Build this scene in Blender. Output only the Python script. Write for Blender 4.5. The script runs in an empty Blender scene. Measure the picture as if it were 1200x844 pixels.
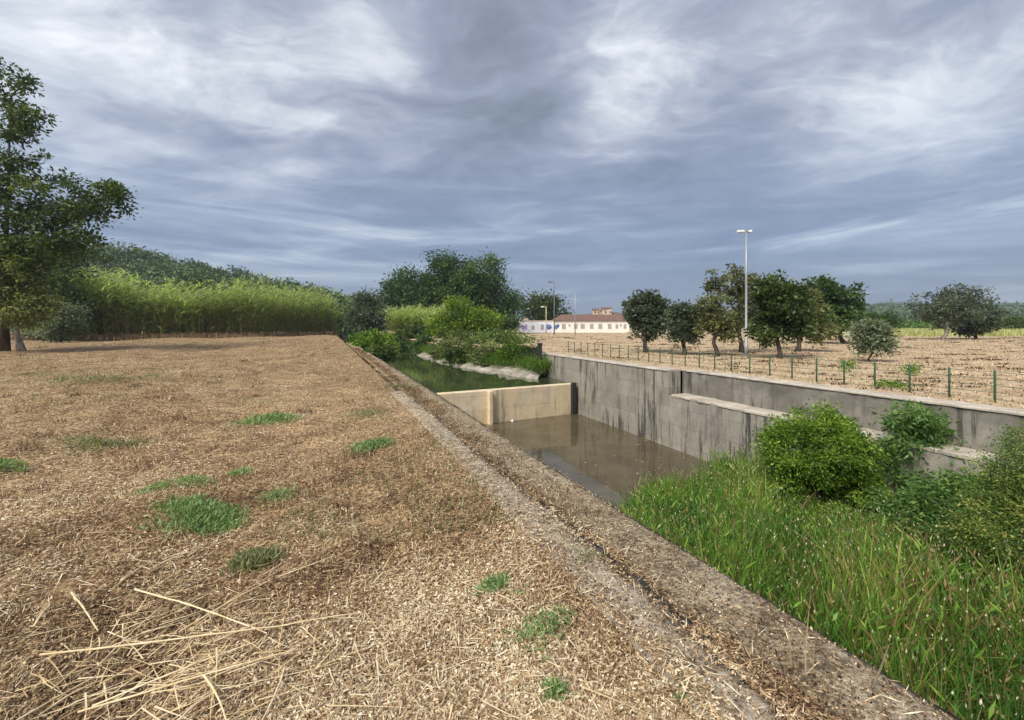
import bpy, math, random
import numpy as np
from mathutils import Vector

scene = bpy.context.scene
COL = scene.collection
R = math.radians
rng = np.random.default_rng(7)
random.seed(7)
F = 520.0          # focal length in pixels of the 1200 wide photograph
EYE = 1.6
HOR = 382.0

def P(u, v, D):
    return np.array([(u - 600) / F * D, D, EYE - (v - HOR) / F * D])

def G(u, v, z=0.0):
    D = (EYE - z) * F / (v - HOR)
    return np.array([(u - 600) / F * D, D, z])

# left bank frame: o = metres to the canal side of the left coping's edge, s = metres along
DL = np.array([-0.386, 0.9225]); NL = np.array([0.9225, 0.386]); E0 = 2.42
def LP(o, s, z=0.0):
    p = (o + E0) * NL + s * DL
    return np.array([p[0], p[1], z])
def l_os(x, y):
    return x * NL[0] + y * NL[1] - E0, x * DL[0] + y * DL[1]
# right wall frame
DR = np.array([-0.36, 0.933]); NR = np.array([0.933, 0.36])
def RP(off, s, z=0.0):
    p = off * NR + s * DR
    return np.array([p[0], p[1], z])
def r_os(x, y):
    return x * NR[0] + y * NR[1], x * DR[0] + y * DR[1]

# ------------------------------------------------------------------ materials
def new_mat(name):
    m = bpy.data.materials.new(name); m.use_nodes = True
    nt = m.node_tree
    for n in list(nt.nodes): nt.nodes.remove(n)
    return m, nt

class NT:
    def __init__(self, nt): self.nt = nt
    def n(self, typ, ins=None, **props):
        nd = self.nt.nodes.new(typ)
        for k, v in props.items(): setattr(nd, k, v)
        for k, v in (ins or {}).items():
            sock = nd.inputs[k]
            if isinstance(v, bpy.types.NodeSocket): self.nt.links.new(v, sock)
            else: sock.default_value = v
        return nd
    def math(self, op, a, b=0.0, clamp=False):
        return self.n('ShaderNodeMath', {0: a, 1: b}, operation=op, use_clamp=clamp).outputs[0]
    def noise(self, vec, scale, detail=4, rough=0.55, dist=0.0):
        return self.n('ShaderNodeTexNoise', {'Vector': vec, 'Scale': scale, 'Detail': detail, 'Roughness': rough, 'Distortion': dist})
    def ramp(self, fac, stops, interp='LINEAR'):
        r = self.n('ShaderNodeValToRGB', {'Fac': fac}); cr = r.color_ramp; cr.interpolation = interp
        while len(cr.elements) < len(stops): cr.elements.new(0.5)
        for e, (p, c) in zip(cr.elements, stops):
            e.position = p; e.color = (c[0], c[1], c[2], 1) if not isinstance(c, (int, float)) else (c, c, c, 1)
        return r.outputs[0]
    def mix(self, fac, a, b, blend='MIX'):
        m = self.n('ShaderNodeMix', data_type='RGBA', blend_type=blend)
        for k, v in ((0, fac), (6, a), (7, b)):
            if isinstance(v, bpy.types.NodeSocket): self.nt.links.new(v, m.inputs[k])
            else: m.inputs[k].default_value = v if not isinstance(v, tuple) or len(v) == 4 else (*v, 1)
        return m.outputs[2]
    def mapping(self, vec, scale=(1, 1, 1), rot=(0, 0, 0), loc=(0, 0, 0)):
        return self.n('ShaderNodeMapping', {'Vector': vec, 'Scale': scale, 'Rotation': rot, 'Location': loc}).outputs[0]
    def bump(self, h, strength=0.5, dist=0.02):
        return self.n('ShaderNodeBump', {'Height': h, 'Strength': strength, 'Distance': dist}).outputs[0]
    def out(self, shader):
        self.n('ShaderNodeOutputMaterial', {'Surface': shader})
    def bsdf(self, col, rough=0.8, normal=None, **kw):
        ins = {'Base Color': col if isinstance(col, bpy.types.NodeSocket) else (*col, 1), 'Roughness': rough}
        if normal is not None: ins['Normal'] = normal
        ins.update(kw)
        return self.n('ShaderNodeBsdfPrincipled', ins).outputs[0]
    def pos(self):
        return self.n('ShaderNodeTexCoord').outputs['Object']
    def tint(self):
        return self.n('ShaderNodeAttribute', attribute_name='tint').outputs['Fac']

def leaf_mat(name, stops, transl=0.35, rough=0.5, spec=0.35):
    m, nt = new_mat(name); t = NT(nt)
    c = t.ramp(t.tint(), stops)
    b = t.bsdf(c, rough, **{'Specular IOR Level': spec})
    c2 = t.mix(0.5, c, (0.9, 1.0, 0.3), 'MULTIPLY')
    tr = t.n('ShaderNodeBsdfTranslucent', {'Color': t.mix(1.0, c2, (1.6, 1.6, 1.2), 'MULTIPLY')}).outputs[0]
    s = t.n('ShaderNodeMixShader', {0: transl, 1: b, 2: tr}).outputs[0]
    t.out(s); return m

def tint_mat(name, stops, rough=0.85, transl=0.0):
    m, nt = new_mat(name); t = NT(nt)
    c = t.ramp(t.tint(), stops)
    b = t.bsdf(c, rough, **{'Specular IOR Level': 0.2})
    if transl:
        tr = t.n('ShaderNodeBsdfTranslucent', {'Color': c}).outputs[0]
        b = t.n('ShaderNodeMixShader', {0: transl, 1: b, 2: tr}).outputs[0]
    t.out(b); return m

def plain_mat(name, col, rough=0.6, var=0.2, scale=3.0, metal=0.0, bump=0.15):
    m, nt = new_mat(name); t = NT(nt)
    nz = t.noise(t.pos(), scale, 5, 0.6)
    dark = tuple(x * (1 - var) for x in col); lite = tuple(min(1, x * (1 + var * .6)) for x in col)
    c = t.ramp(nz.outputs[0], [(0.3, dark), (0.7, lite)])
    t.out(t.bsdf(c, rough, t.bump(nz.outputs[0], bump, 0.01), Metallic=metal)); return m

def bark_mat(name, a, b, scale=6):
    m, nt = new_mat(name); t = NT(nt)
    v = t.mapping(t.pos(), (1, 1, .25))
    nz = t.noise(v, scale, 6, 0.65)
    c = t.ramp(nz.outputs[0], [(0.35, a), (0.65, b)])
    t.out(t.bsdf(c, 0.9, t.bump(nz.outputs[0], 0.8, 0.03))); return m

def ground_mat(name, fine=55.0, stops=None, green=0.35, patch=0.25):
    m, nt = new_mat(name); t = NT(nt); p = t.pos()
    big = t.noise(p, 0.35, 4, 0.6)
    mid = t.noise(p, 2.2, 5, 0.62)
    fin = t.noise(t.mapping(p, (1, 1.0, 1)), fine, 3, 0.7)
    chip = t.n('ShaderNodeTexVoronoi', {'Vector': p, 'Scale': fine * .9, 'Randomness': 1.0})
    chipv = t.n('ShaderNodeSeparateColor', {0: chip.outputs['Color']}).outputs[0]
    f = t.math('ADD', t.math('MULTIPLY', fin.outputs[0], 0.55), t.math('MULTIPLY', chipv, 0.45))
    f = t.math('ADD', t.math('MULTIPLY', f, 0.62), t.math('MULTIPLY', mid.outputs[0], 0.38))
    c = t.ramp(f, stops)
    tone = t.ramp(big.outputs[0], [(0.3, (0.72, 0.66, 0.6)), (0.55, (1, 1, 1)), (0.75, (1.12, 1.08, 0.98))])
    c = t.mix(1.0, c, tone, 'MULTIPLY')
    gp = t.noise(t.mapping(p, (1, 1, 1), loc=(7, 3, 0)), patch, 6, 0.7)
    gm = t.ramp(gp.outputs[0], [(0.56, 0.0), (0.70, 1.0)])
    gm2 = t.math('MULTIPLY', gm, green)
    c = t.mix(gm2, c, (0.13, 0.15, 0.05))
    t.out(t.bsdf(c, 0.95, t.bump(f, 0.9, 0.03), **{'Specular IOR Level': 0.15})); return m

def concrete_mat(name, stops, streak=1.0, zdark=(-0.75, 0.35), darkc=(0.075, 0.07, 0.06), joints=True, seed=0.0, warm=None, tide=None):
    m, nt = new_mat(name); t = NT(nt); p = t.pos()
    base = t.noise(t.mapping(p, (1, 1, 1), loc=(seed, 0, 0)), 1.3, 8, 0.68)
    c = t.ramp(base.outputs[0], stops)
    fine = t.noise(p, 34, 4, 0.7)
    c = t.mix(0.55, c, t.ramp(fine.outputs[0], [(0.3, (0.55, 0.55, 0.55)), (0.7, (1.15, 1.15, 1.15))]), 'MULTIPLY')
    # rain streaks running down the face, thicker below the top
    sv = t.mapping(p, (2.6, 2.6, 0.22), loc=(seed, 1.7, 0))
    st = t.noise(sv, 1.5, 9, 0.78, 0.2)
    gate = t.ramp(t.noise(t.mapping(p, (1, 1, .5), loc=(seed, 5, 2)), .55, 4, .6).outputs[0], [(0.42, 0.1), (0.56, 1.0)])
    sm = t.math('MULTIPLY', t.ramp(st.outputs[0], [(0.51, 0.0), (0.60, 1.0)]), gate)
    z = t.n('ShaderNodeSeparateXYZ', {0: p}).outputs[2]
    jag = t.noise(t.mapping(p, (1.0, 1.0, 0.25), loc=(seed * 2, 0, 3)), 2.4, 6, 0.7)
    zz = t.math('ADD', z, t.math('MULTIPLY', t.math('SUBTRACT', jag.outputs[0], 0.5), 1.5))
    top = t.n('ShaderNodeMapRange', {0: zz, 1: zdark[0], 2: zdark[0] + zdark[1], 3: 0.0, 4: 1.0}).outputs[0]
    amt = t.math('MULTIPLY', t.math('ADD', t.math('MULTIPLY', sm, 0.75), t.math('MULTIPLY', top, 0.62)), streak, True)
    c = t.mix(amt, c, darkc)
    h = fine.outputs[0]
    if joints:
        jz = t.math('FRACT', t.math('MULTIPLY', z, 1.65))
        jm = t.math('LESS_THAN', jz, 0.035)
        c = t.mix(t.math('MULTIPLY', jm, 0.3), c, (0.06, 0.055, 0.05))
    if joints:
        al = t.n('ShaderNodeVectorMath', {0: p, 1: (-.36, .933, 0)}, operation='DOT_PRODUCT').outputs['Value']
        a2 = t.math('MULTIPLY', al, 0.8)
        vj = t.math('LESS_THAN', t.math('FRACT', a2), 0.016)
        c = t.mix(t.math('MULTIPLY', vj, 0.4), c, (0.06, 0.055, 0.05))
        pid = t.n('ShaderNodeCombineXYZ', {0: t.math('FLOOR', a2), 1: t.math('FLOOR', t.math('MULTIPLY', z, 1.65)), 2: seed}).outputs[0]
        wnz = t.n('ShaderNodeTexWhiteNoise', {0: pid}).outputs['Value']
        c = t.mix(1.0, c, t.ramp(wnz, [(0, (0.86, 0.86, 0.86)), (1, (1.08, 1.07, 1.04))]), 'MULTIPLY')
    if tide is not None:
        tn = t.noise(t.mapping(p, (3, 3, .6)), 1.5, 7, .7)
        zt = t.math('ADD', z, t.math('MULTIPLY', t.math('SUBTRACT', tn.outputs[0], .5), .45))
        tm = t.n('ShaderNodeMapRange', {0: zt, 1: tide, 2: tide + .16, 3: .85, 4: 0.0}).outputs[0]
        c = t.mix(tm, c, (0.06, 0.058, 0.035))
    pit = t.n('ShaderNodeTexVoronoi', {'Vector': p, 'Scale': 9.0, 'Randomness': 1.0}).outputs['Distance']
    pm = t.n('ShaderNodeMapRange', {0: pit, 1: .05, 2: .11, 3: .5, 4: 0.0}).outputs[0]
    c = t.mix(pm, c, (0.09, 0.08, 0.07))
    if warm:
        wn = t.noise(t.mapping(p, (1, 1, .5), loc=(3, 9, 1)), 1.1, 5, .6)
        c = t.mix(t.ramp(wn.outputs[0], [(0.42, 0.0), (0.65, 0.75)]), c, warm)
    t.out(t.bsdf(c, 0.9, t.bump(h, 0.5, 0.012), **{'Specular IOR Level': 0.2})); return m

STRAW = [(0.0, (0.022, 0.013, 0.009)), (0.2, (0.085, 0.046, 0.025)), (0.42, (0.255, 0.153, 0.08)), (0.63, (0.46, 0.32, 0.175)), (0.83, (0.63, 0.49, 0.30)), (1.0, (0.80, 0.70, 0.50))]
GSTOPS = [(0.25, (0.05, 0.032, 0.017)), (0.42, (0.17, 0.108, 0.057)), (0.55, (0.38, 0.262, 0.145)), (0.7, (0.56, 0.43, 0.255)), (0.85, (0.70, 0.59, 0.40))]
FSTOPS = [(0.22, (0.19, 0.135, 0.08)), (0.40, (0.35, 0.26, 0.16)), (0.55, (0.48, 0.37, 0.24)), (0.7, (0.57, 0.465, 0.32)), (0.85, (0.67, 0.58, 0.43))]
M = {}
M['ground'] = ground_mat('mulch_ground', 48, GSTOPS, 0.55, 0.22)
M['field'] = ground_mat('dry_field', 9, FSTOPS, 0.30, 0.13)
def grit_mat(name, stops, seed=0.0, lichen=(0.06, 0.055, 0.05)):
    m, nt = new_mat(name); t = NT(nt); p = t.pos()
    big = t.noise(t.mapping(p, (1, 1, 1), loc=(seed, 2, 0)), 2.6, 8, 0.72)
    mid = t.noise(t.mapping(p, (1, 1, 1), loc=(0, seed, 0)), 16, 5, 0.7)
    agg = t.n('ShaderNodeTexVoronoi', {'Vector': p, 'Scale': 75.0, 'Randomness': 1.0})
    ag = t.n('ShaderNodeSeparateColor', {0: agg.outputs['Color']}).outputs[0]
    fine = t.noise(p, 130, 3, 0.7)
    f = t.math('ADD', t.math('MULTIPLY', big.outputs[0], 0.42), t.math('MULTIPLY', mid.outputs[0], 0.24))
    f = t.math('ADD', f, t.math('ADD', t.math('MULTIPLY', ag, 0.22), t.math('MULTIPLY', fine.outputs[0], 0.12)))
    c = t.ramp(f, stops)
    lm = t.ramp(t.noise(t.mapping(p, (1, 1, 1), loc=(9, seed, 4)), 7, 7, 0.75).outputs[0], [(0.52, 0.0), (0.62, 0.75)])
    c = t.mix(lm, c, lichen)
    h = t.math('ADD', t.math('MULTIPLY', ag, 0.5), t.math('ADD', mid.outputs[0], fine.outputs[0]))
    t.out(t.bsdf(c, 0.95, t.bump(h, 1.0, 0.02), **{'Specular IOR Level': 0.12})); return m
M['straw'] = tint_mat('straw', STRAW, 0.8, 0.1)
M['cane'] = tint_mat('dry_cane', [(0, (0.36, 0.25, 0.12)), (0.5, (0.60, 0.45, 0.24)), (1, (0.78, 0.64, 0.42))], 0.55)
M['conc'] = concrete_mat('stained_concrete', [(0.3, (0.40, 0.36, 0.295)), (0.5, (0.60, 0.555, 0.465)), (0.68, (0.74, 0.695, 0.60))], 0.95, (-0.25, 0.6), tide=-2.5)
M['conc_low'] = concrete_mat('lower_wall_concrete', [(0.3, (0.40, 0.36, 0.305)), (0.5, (0.60, 0.555, 0.48)), (0.68, (0.74, 0.695, 0.61))], 0.92, (-1.3, 0.4), seed=3.0, tide=-2.5)
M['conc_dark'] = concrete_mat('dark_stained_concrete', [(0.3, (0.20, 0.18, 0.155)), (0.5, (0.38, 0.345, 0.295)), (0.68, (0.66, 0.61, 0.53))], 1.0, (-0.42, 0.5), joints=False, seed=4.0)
M['lip'] = concrete_mat('pale_coping', [(0.3, (0.28, 0.245, 0.20)), (0.5, (0.47, 0.42, 0.345)), (0.7, (0.64, 0.59, 0.50))], 0.25, (9, 1), joints=False, seed=2)
M['weir'] = concrete_mat('buff_concrete', [(0.3, (0.52, 0.42, 0.28)), (0.5, (0.72, 0.61, 0.44)), (0.7, (0.78, 0.69, 0.53))], 0.8, (5, 1), (0.14, 0.115, 0.08), tide=-2.46, warm=(0.68, 0.52, 0.31))
M['coping'] = grit_mat('gritty_coping', [(0.34, (0.12, 0.09, 0.055)), (0.45, (0.29, 0.225, 0.145)), (0.55, (0.46, 0.375, 0.26)), (0.66, (0.66, 0.565, 0.42))], 6, (0.10, 0.08, 0.055))
M['kerb'] = grit_mat('worn_kerb', [(0.34, (0.22, 0.17, 0.115)), (0.45, (0.45, 0.365, 0.26)), (0.55, (0.60, 0.51, 0.385)), (0.66, (0.76, 0.68, 0.55))], 8, (0.15, 0.125, 0.10))
M['gutter'] = ground_mat('gutter_litter', 60, GSTOPS, 0.1, .5)
M['earth'] = plain_mat('bank_earth', (0.055, 0.06, 0.028), 0.95, 0.5, 2)
M['mud'] = plain_mat('canal_mud', (0.05, 0.055, 0.025), 0.9, 0.5, 3)
M['bark'] = bark_mat('dark_bark', (0.03, 0.022, 0.017), (0.10, 0.075, 0.055))
M['bark_pale'] = bark_mat('pale_bark', (0.12, 0.10, 0.085), (0.42, 0.38, 0.33), 4)
M['twig'] = bark_mat('twig', (0.07, 0.05, 0.03), (0.2, 0.15, 0.1), 14)
M['leaf_tree'] = leaf_mat('leaf_dark_green', [(0, (0.016, 0.03, 0.009)), (0.45, (0.052, 0.085, 0.02)), (0.75, (0.11, 0.155, 0.04)), (1, (0.20, 0.25, 0.075))], .38)
M['leaf_deep'] = leaf_mat('leaf_deep', [(0, (0.016, 0.034, 0.013)), (0.5, (0.043, 0.089, 0.026)), (1, (0.124, 0.201, 0.056))], .38)
M['leaf_olive'] = leaf_mat('leaf_olive', [(0, (0.059, 0.057, 0.026)), (0.5, (0.136, 0.156, 0.061)), (1, (0.307, 0.341, 0.130))], .38)
M['leaf_grey'] = leaf_mat('leaf_greyish', [(0, (0.045, 0.061, 0.041)), (0.5, (0.096, 0.126, 0.081)), (1, (0.224, 0.264, 0.174))], .38)
M['leaf_lime'] = leaf_mat('leaf_lime', [(0, (0.034, 0.069, 0.007)), (0.45, (0.109, 0.190, 0.014)), (1, (0.299, 0.391, 0.034))], .35)
M['leaf_bush'] = leaf_mat('leaf_bush', [(0, (0.025, 0.06, 0.007)), (0.35, (0.08, 0.155, 0.015)), (0.65, (0.165, 0.275, 0.03)), (1, (0.33, 0.43, 0.06))], .35)
M['leaf_ash'] = leaf_mat('leaf_pinnate', [(0, (0.03, 0.075, 0.018)), (0.5, (0.085, 0.18, 0.04)), (1, (0.22, 0.33, 0.09))], .35)
M['leaf_yellow'] = leaf_mat('leaf_yellowing', [(0, (0.035, 0.07, 0.018)), (0.45, (0.12, 0.19, 0.04)), (0.78, (0.25, 0.31, 0.07)), (1, (0.56, 0.48, 0.13))], .35)
M['weed'] = leaf_mat('weed_green', [(0, (0.06, 0.12, 0.04)), (0.5, (0.19, 0.30, 0.105)), (1, (0.38, 0.48, 0.23))], .3)
M['weed_olive'] = leaf_mat('weed_olive', [(0, (0.09, 0.10, 0.05)), (0.5, (0.20, 0.22, 0.10)), (1, (0.36, 0.36, 0.20))], .3)
M['reed'] = leaf_mat('reed_leaf', [(0, (0.22, 0.15, 0.085)), (0.12, (0.42, 0.33, 0.19)), (0.3, (0.12, 0.16, 0.055)), (0.6, (0.225, 0.305, 0.11)), (1, (0.43, 0.51, 0.23))], .5)
M['marsh'] = leaf_mat('marsh_blade', [(0, (0.13, 0.08, 0.035)), (0.14, (0.32, 0.23, 0.10)), (0.22, (0.035, 0.09, 0.018)), (0.55, (0.095, 0.215, 0.028)), (0.85, (0.22, 0.36, 0.05)), (1, (0.42, 0.48, 0.12))], .35)
M['seed'] = tint_mat('seed_heads', [(0, (0.20, 0.12, 0.06)), (0.5, (0.50, 0.40, 0.22)), (1, (0.75, 0.72, 0.55))], 0.8, .2)
M['forest'] = leaf_mat('forest_canopy', [(0, (0.022, 0.048, 0.016)), (0.5, (0.058, 0.109, 0.032)), (1, (0.136, 0.192, 0.056))], .15)
M['hill_far'] = plain_mat('far_wooded_hill', (0.05, 0.075, 0.055), 0.95, 0.5, 0.03)
M['hill_left'] = plain_mat('wooded_hill', (0.03, 0.045, 0.02), 0.95, 0.4, 0.08)
M['meadow'] = plain_mat('yellow_meadow', (0.40, 0.40, 0.18), 0.95, 0.35, 0.2)
M['vine'] = leaf_mat('vine_leaf', [(0, (0.039, 0.091, 0.019)), (0.5, (0.091, 0.182, 0.033)), (1, (0.208, 0.312, 0.065))], .2)
M['white'] = plain_mat('white_render', (0.80, 0.77, 0.70), 0.8, 0.12, 0.8)
M['white_cool'] = plain_mat('white_paint_cool', (0.70, 0.72, 0.78), 0.8, 0.12, 0.8)
M['tile'] = plain_mat('clay_tile', (0.17, 0.095, 0.07), 0.85, 0.45, 2.5)
M['pane'] = plain_mat('window_glass', (0.035, 0.04, 0.05), 0.12, 0.3, 1)
M['frame'] = plain_mat('window_frame', (0.35, 0.33, 0.30), 0.6, 0.1)
M['blue'] = plain_mat('blue_spray', (0.10, 0.16, 0.42), 0.7, 0.2)
M['violet'] = plain_mat('violet_spray', (0.32, 0.26, 0.5), 0.7, 0.2)
M['beige'] = plain_mat('beige_render', (0.55, 0.44, 0.30), 0.85, 0.2, 0.4)
M['galv'] = plain_mat('galvanised_steel', (0.33, 0.34, 0.36), 0.45, 0.15, 3, 0.3)
M['lampwhite'] = plain_mat('lamp_head_paint', (0.75, 0.72, 0.66), 0.5, 0.1)
M['yellowpole'] = plain_mat('cream_pole', (0.62, 0.52, 0.28), 0.6, 0.15)
M['woodpole'] = plain_mat('grey_wood_pole', (0.16, 0.15, 0.16), 0.85, 0.3)
M['green_metal'] = plain_mat('green_metal', (0.04, 0.11, 0.055), 0.5, 0.2, 5)
M['dark_iron'] = plain_mat('dark_iron', (0.025, 0.024, 0.022), 0.6, 0.3, 5)
M['litter_white'] = plain_mat('white_plastic', (0.8, 0.79, 0.75), 0.5, 0.1)

def water_mat(name, col, bump, scale):
    m, nt = new_mat(name); t = NT(nt); p = t.pos()
    nz = t.noise(t.mapping(p, (1, 1, 1)), scale, 3, 0.5)
    mud = t.noise(p, 0.9, 4, 0.6)
    c = t.ramp(mud.outputs[0], [(0.3, tuple(x * .7 for x in col)), (0.7, tuple(x * 1.3 for x in col))])
    t.out(t.bsdf(c, 0.035, t.bump(nz.outputs[0], bump, 0.02), IOR=1.333)); return m
M['water_low'] = water_mat('murky_pool', (0.085, 0.068, 0.040), 0.12, 5)
M['water_up'] = water_mat('green_river', (0.040, 0.052, 0.022), 0.10, 4)

# ------------------------------------------------------------------ mesh helpers
def link(o, parent=None):
    COL.objects.link(o)
    if parent is not None: o.parent = parent
    return o

def arr_obj(name, V, Fc, mat, parent=None, tint=None, smooth=False):
    """one mesh object from vertex array V and uniform face array Fc (m,k)"""
    V = np.asarray(V, np.float32); Fc = np.asarray(Fc, np.int32)
    if parent is not None: V = V - np.array(parent.matrix_basis.translation, np.float32)
    me = bpy.data.meshes.new(name)
    k = Fc.shape[1]
    me.vertices.add(len(V)); me.vertices.foreach_set('co', V.ravel())
    me.loops.add(Fc.size); me.loops.foreach_set('vertex_index', Fc.ravel())
    me.polygons.add(len(Fc)); me.polygons.foreach_set('loop_start', np.arange(0, Fc.size, k, dtype=np.int32))
    me.update(calc_edges=True)
    if smooth: me.polygons.foreach_set('use_smooth', np.ones(len(Fc), bool))
    if tint is not None:
        a = me.attributes.new('tint', 'FLOAT', 'FACE'); a.data.foreach_set('value', np.asarray(tint, np.float32))
    me.materials.append(mat)
    o = bpy.data.objects.new(name, me)
    return link(o, parent)

class MB:
    """collects geometry for ONE mesh"""
    def __init__(self): self.v = []; self.f = []
    def add(self, V, Fc):
        b = len(self.v); self.v += [tuple(map(float, p)) for p in V]
        self.f += [tuple(int(i) + b for i in f) for f in Fc]; return self
    def box(self, c, size, ax=(1, 0), z0=None):
        """box centred at c; ax = horizontal unit direction of its first side"""
        a = np.array([ax[0], ax[1], 0]); b = np.array([-ax[1], ax[0], 0]); u = np.array([0, 0, 1.])
        c = np.array(c, float); h = np.array(size) / 2
        V = [c + sx * h[0] * a + sy * h[1] * b + sz * h[2] * u for sz in (-1, 1) for sx, sy in ((-1, -1), (1, -1), (1, 1), (-1, 1))]
        return self.add(V, [(3, 2, 1, 0), (4, 5, 6, 7), (0, 1, 5, 4), (1, 2, 6, 5), (2, 3, 7, 6), (3, 0, 4, 7)])
    def prism(self, poly, z0, z1):
        n = len(poly)
        V = [(p[0], p[1], z0) for p in poly] + [(p[0], p[1], z1) for p in poly]
        Fc = [tuple(range(n))[::-1], tuple(range(n, 2 * n))] + [(i, (i + 1) % n, n + (i + 1) % n, n + i) for i in range(n)]
        return self.add(V, Fc)
    def tube(self, pts, radii, n=8, cap=True):
        V, Fc = tube(pts, radii, n)
        b = len(self.v); self.add(V, Fc)
        if cap:
            self.f.append(tuple(range(b, b + n))[::-1]); m = len(pts)
            self.f.append(tuple(range(b + (m - 1) * n, b + m * n)))
        return self
    def build(self, name, mat, parent=None, smooth=False, bevel=0):
        V = np.array(self.v)
        if parent is not None: V = V - np.array(parent.matrix_basis.translation)
        me = bpy.data.meshes.new(name); me.from_pydata(V.tolist(), [], self.f); me.update()
        if smooth: me.polygons.foreach_set('use_smooth', np.ones(len(me.polygons), bool))
        me.materials.append(mat)
        o = bpy.data.objects.new(name, me); link(o, parent)
        if bevel:
            md = o.modifiers.new('bevel', 'BEVEL'); md.width = bevel; md.segments = 2; md.limit_method = 'ANGLE'
        return o

def tube(pts, radii, n=8):
    pts = np.asarray(pts, float); m = len(pts)
    V = np.zeros((m, n, 3)); ang = np.arange(n) * 2 * math.pi / n
    t = np.gradient(pts, axis=0); t /= np.linalg.norm(t, axis=1, keepdims=True) + 1e-9
    ref = np.array([0.13, 0.31, 1.0]) if abs(t[0][2]) < .9 else np.array([1.0, 0.2, 0])
    for i in range(m):
        a = np.cross(t[i], ref); a /= np.linalg.norm(a); b = np.cross(t[i], a)
        V[i] = pts[i] + radii[i] * (np.cos(ang)[:, None] * a + np.sin(ang)[:, None] * b)
    Fc = [(i * n + j, i * n + (j + 1) % n, (i + 1) * n + (j + 1) % n, (i + 1) * n + j) for i in range(m - 1) for j in range(n)]
    return V.reshape(-1, 3), Fc

def unit(a): return a / (np.linalg.norm(a, axis=-1, keepdims=True) + 1e-9)

def leaf_arrays(p, d, nrm, L, W, fold=0.12):
    """one folded four-cornered leaf per row"""
    d = unit(d); b = unit(np.cross(nrm, d)); nn = np.cross(d, b)
    L = np.asarray(L)[:, None]; W = np.asarray(W)[:, None]
    m = p + d * L * .45
    V = np.stack([p, m - b * W * .5 + nn * W * fold, p + d * L, m + b * W * .5 + nn * W * fold], 1).reshape(-1, 3)
    Fc = np.arange(len(p) * 4).reshape(-1, 4)
    return V, Fc

def blade_arrays(p, d0, lean, H, W, segs=3, curve=1.0, face=None):
    """tapered, bending blades: p base, lean horizontal bend vector"""
    n = len(p)
    th = rng.uniform(0, 2 * math.pi, n) if face is None else face
    w = np.stack([np.cos(th), np.sin(th), np.zeros(n)], 1)
    rows = []
    for i in range(segs + 1):
        t = i / segs
        c = p + d0 * (H * t)[:, None] + lean * (H * t ** 2 * curve)[:, None]
        c[:, 2] -= (np.linalg.norm(lean, axis=1) ** 2) * H * .35 * t ** 3
        ww = (W * (1 - t * .93) * .5)[:, None] * w
        rows += [c - ww, c + ww]
    V = np.stack(rows, 1).reshape(-1, 3)
    k = 2 * (segs + 1)
    base = (np.arange(n) * k)[:, None, None]
    q = np.array([[2 * i, 2 * i + 1, 2 * i + 3, 2 * i + 2] for i in range(segs)])[None]
    return V, (base + q).reshape(-1, 4)

def rand_dirs(n, r=None):
    a = (r or rng).normal(size=(n, 3)); return unit(a)

def tag(o, label=None, cat=None, group=None, kind=None):
    if label: o['label'] = label
    if cat: o['category'] = cat
    if group: o['group'] = group
    if kind: o['kind'] = kind
    return o
def thing(name, label, cat, loc=(0, 0, 0), group=None):
    o = bpy.data.objects.new(name, None); o.location = tuple(map(float, loc)); o.empty_display_size = .2
    link(o); return tag(o, label, cat, group)
def struct(o): o['kind'] = 'structure'; return o

# ------------------------------------------------------------------ camera, sun, sky
cam = bpy.data.cameras.new('camera'); co = bpy.data.objects.new('camera', cam); link(co)
cam.sensor_width = 36; cam.lens = 36 * F / 1200; cam.shift_y = -(422 - HOR) / 1200
co.location = (0, 0, EYE); co.rotation_euler = (R(90), 0, 0)
cam.clip_start = .05; cam.clip_end = 20000
scene.camera = co
SUN_EL, SUN_AZ = 46, 218        # azimuth clockwise from +Y: behind the camera, to the left
sd = bpy.data.lights.new('sun', 'SUN'); sd.energy = 1.35; sd.angle = R(30); sd.color = (1, .94, .85)
so = bpy.data.objects.new('sun', sd); link(so)
az = R(SUN_AZ); el = R(SUN_EL)
sv = Vector((math.sin(az) * math.cos(el), math.cos(az) * math.cos(el), math.sin(el)))
so.rotation_euler = sv.to_track_quat('Z', 'Y').to_euler()

w = bpy.data.worlds.new('World'); scene.world = w; w.use_nodes = True
nt = w.node_tree
for n in list(nt.nodes): nt.nodes.remove(n)
t = NT(nt)
dirv = t.n('ShaderNodeTexCoord').outputs['Generated']
sx = t.n('ShaderNodeSeparateXYZ', {0: dirv}); X, Y, Z = sx.outputs
zc = t.math('MAXIMUM', Z, 0.0)
den = t.math('ADD', zc, 0.16)
pv = t.n('ShaderNodeCombineXYZ', {0: t.math('DIVIDE', X, den), 1: t.math('DIVIDE', Y, den), 2: 0.0}).outputs[0]
warp = t.noise(pv, 0.9, 4, 0.55)
wv = t.n('ShaderNodeVectorMath', {0: warp.outputs['Color'], 1: (0.5, 0.5, 0.5)}, operation='SUBTRACT').outputs[0]
wv = t.n('ShaderNodeVectorMath', {0: wv, 'Scale': 0.8}, operation='SCALE').outputs[0]
pw = t.n('ShaderNodeVectorMath', {0: pv, 1: wv}, operation='ADD').outputs[0]
st = t.noise(t.mapping(pw, (0.75, 1.25, 1), rot=(0, 0, R(22)), loc=(3.1, 0.7, 0)), 1.15, 9, 0.60, 0.3)
puff = t.noise(t.mapping(pw, (1, 1.15, 1), loc=(2.3, 4.2, 0)), 2.2, 9, 0.62, 0.25)
wisp = t.noise(t.mapping(pw, (0.45, 1.2, 1), rot=(0, 0, R(40))), 4.2, 8, 0.64, 0.5)
band = t.noise(t.mapping(dirv, (1.6, 1.6, 12), loc=(5, 2, 0.3)), 1.5, 8, 0.62, 0.6)
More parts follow.
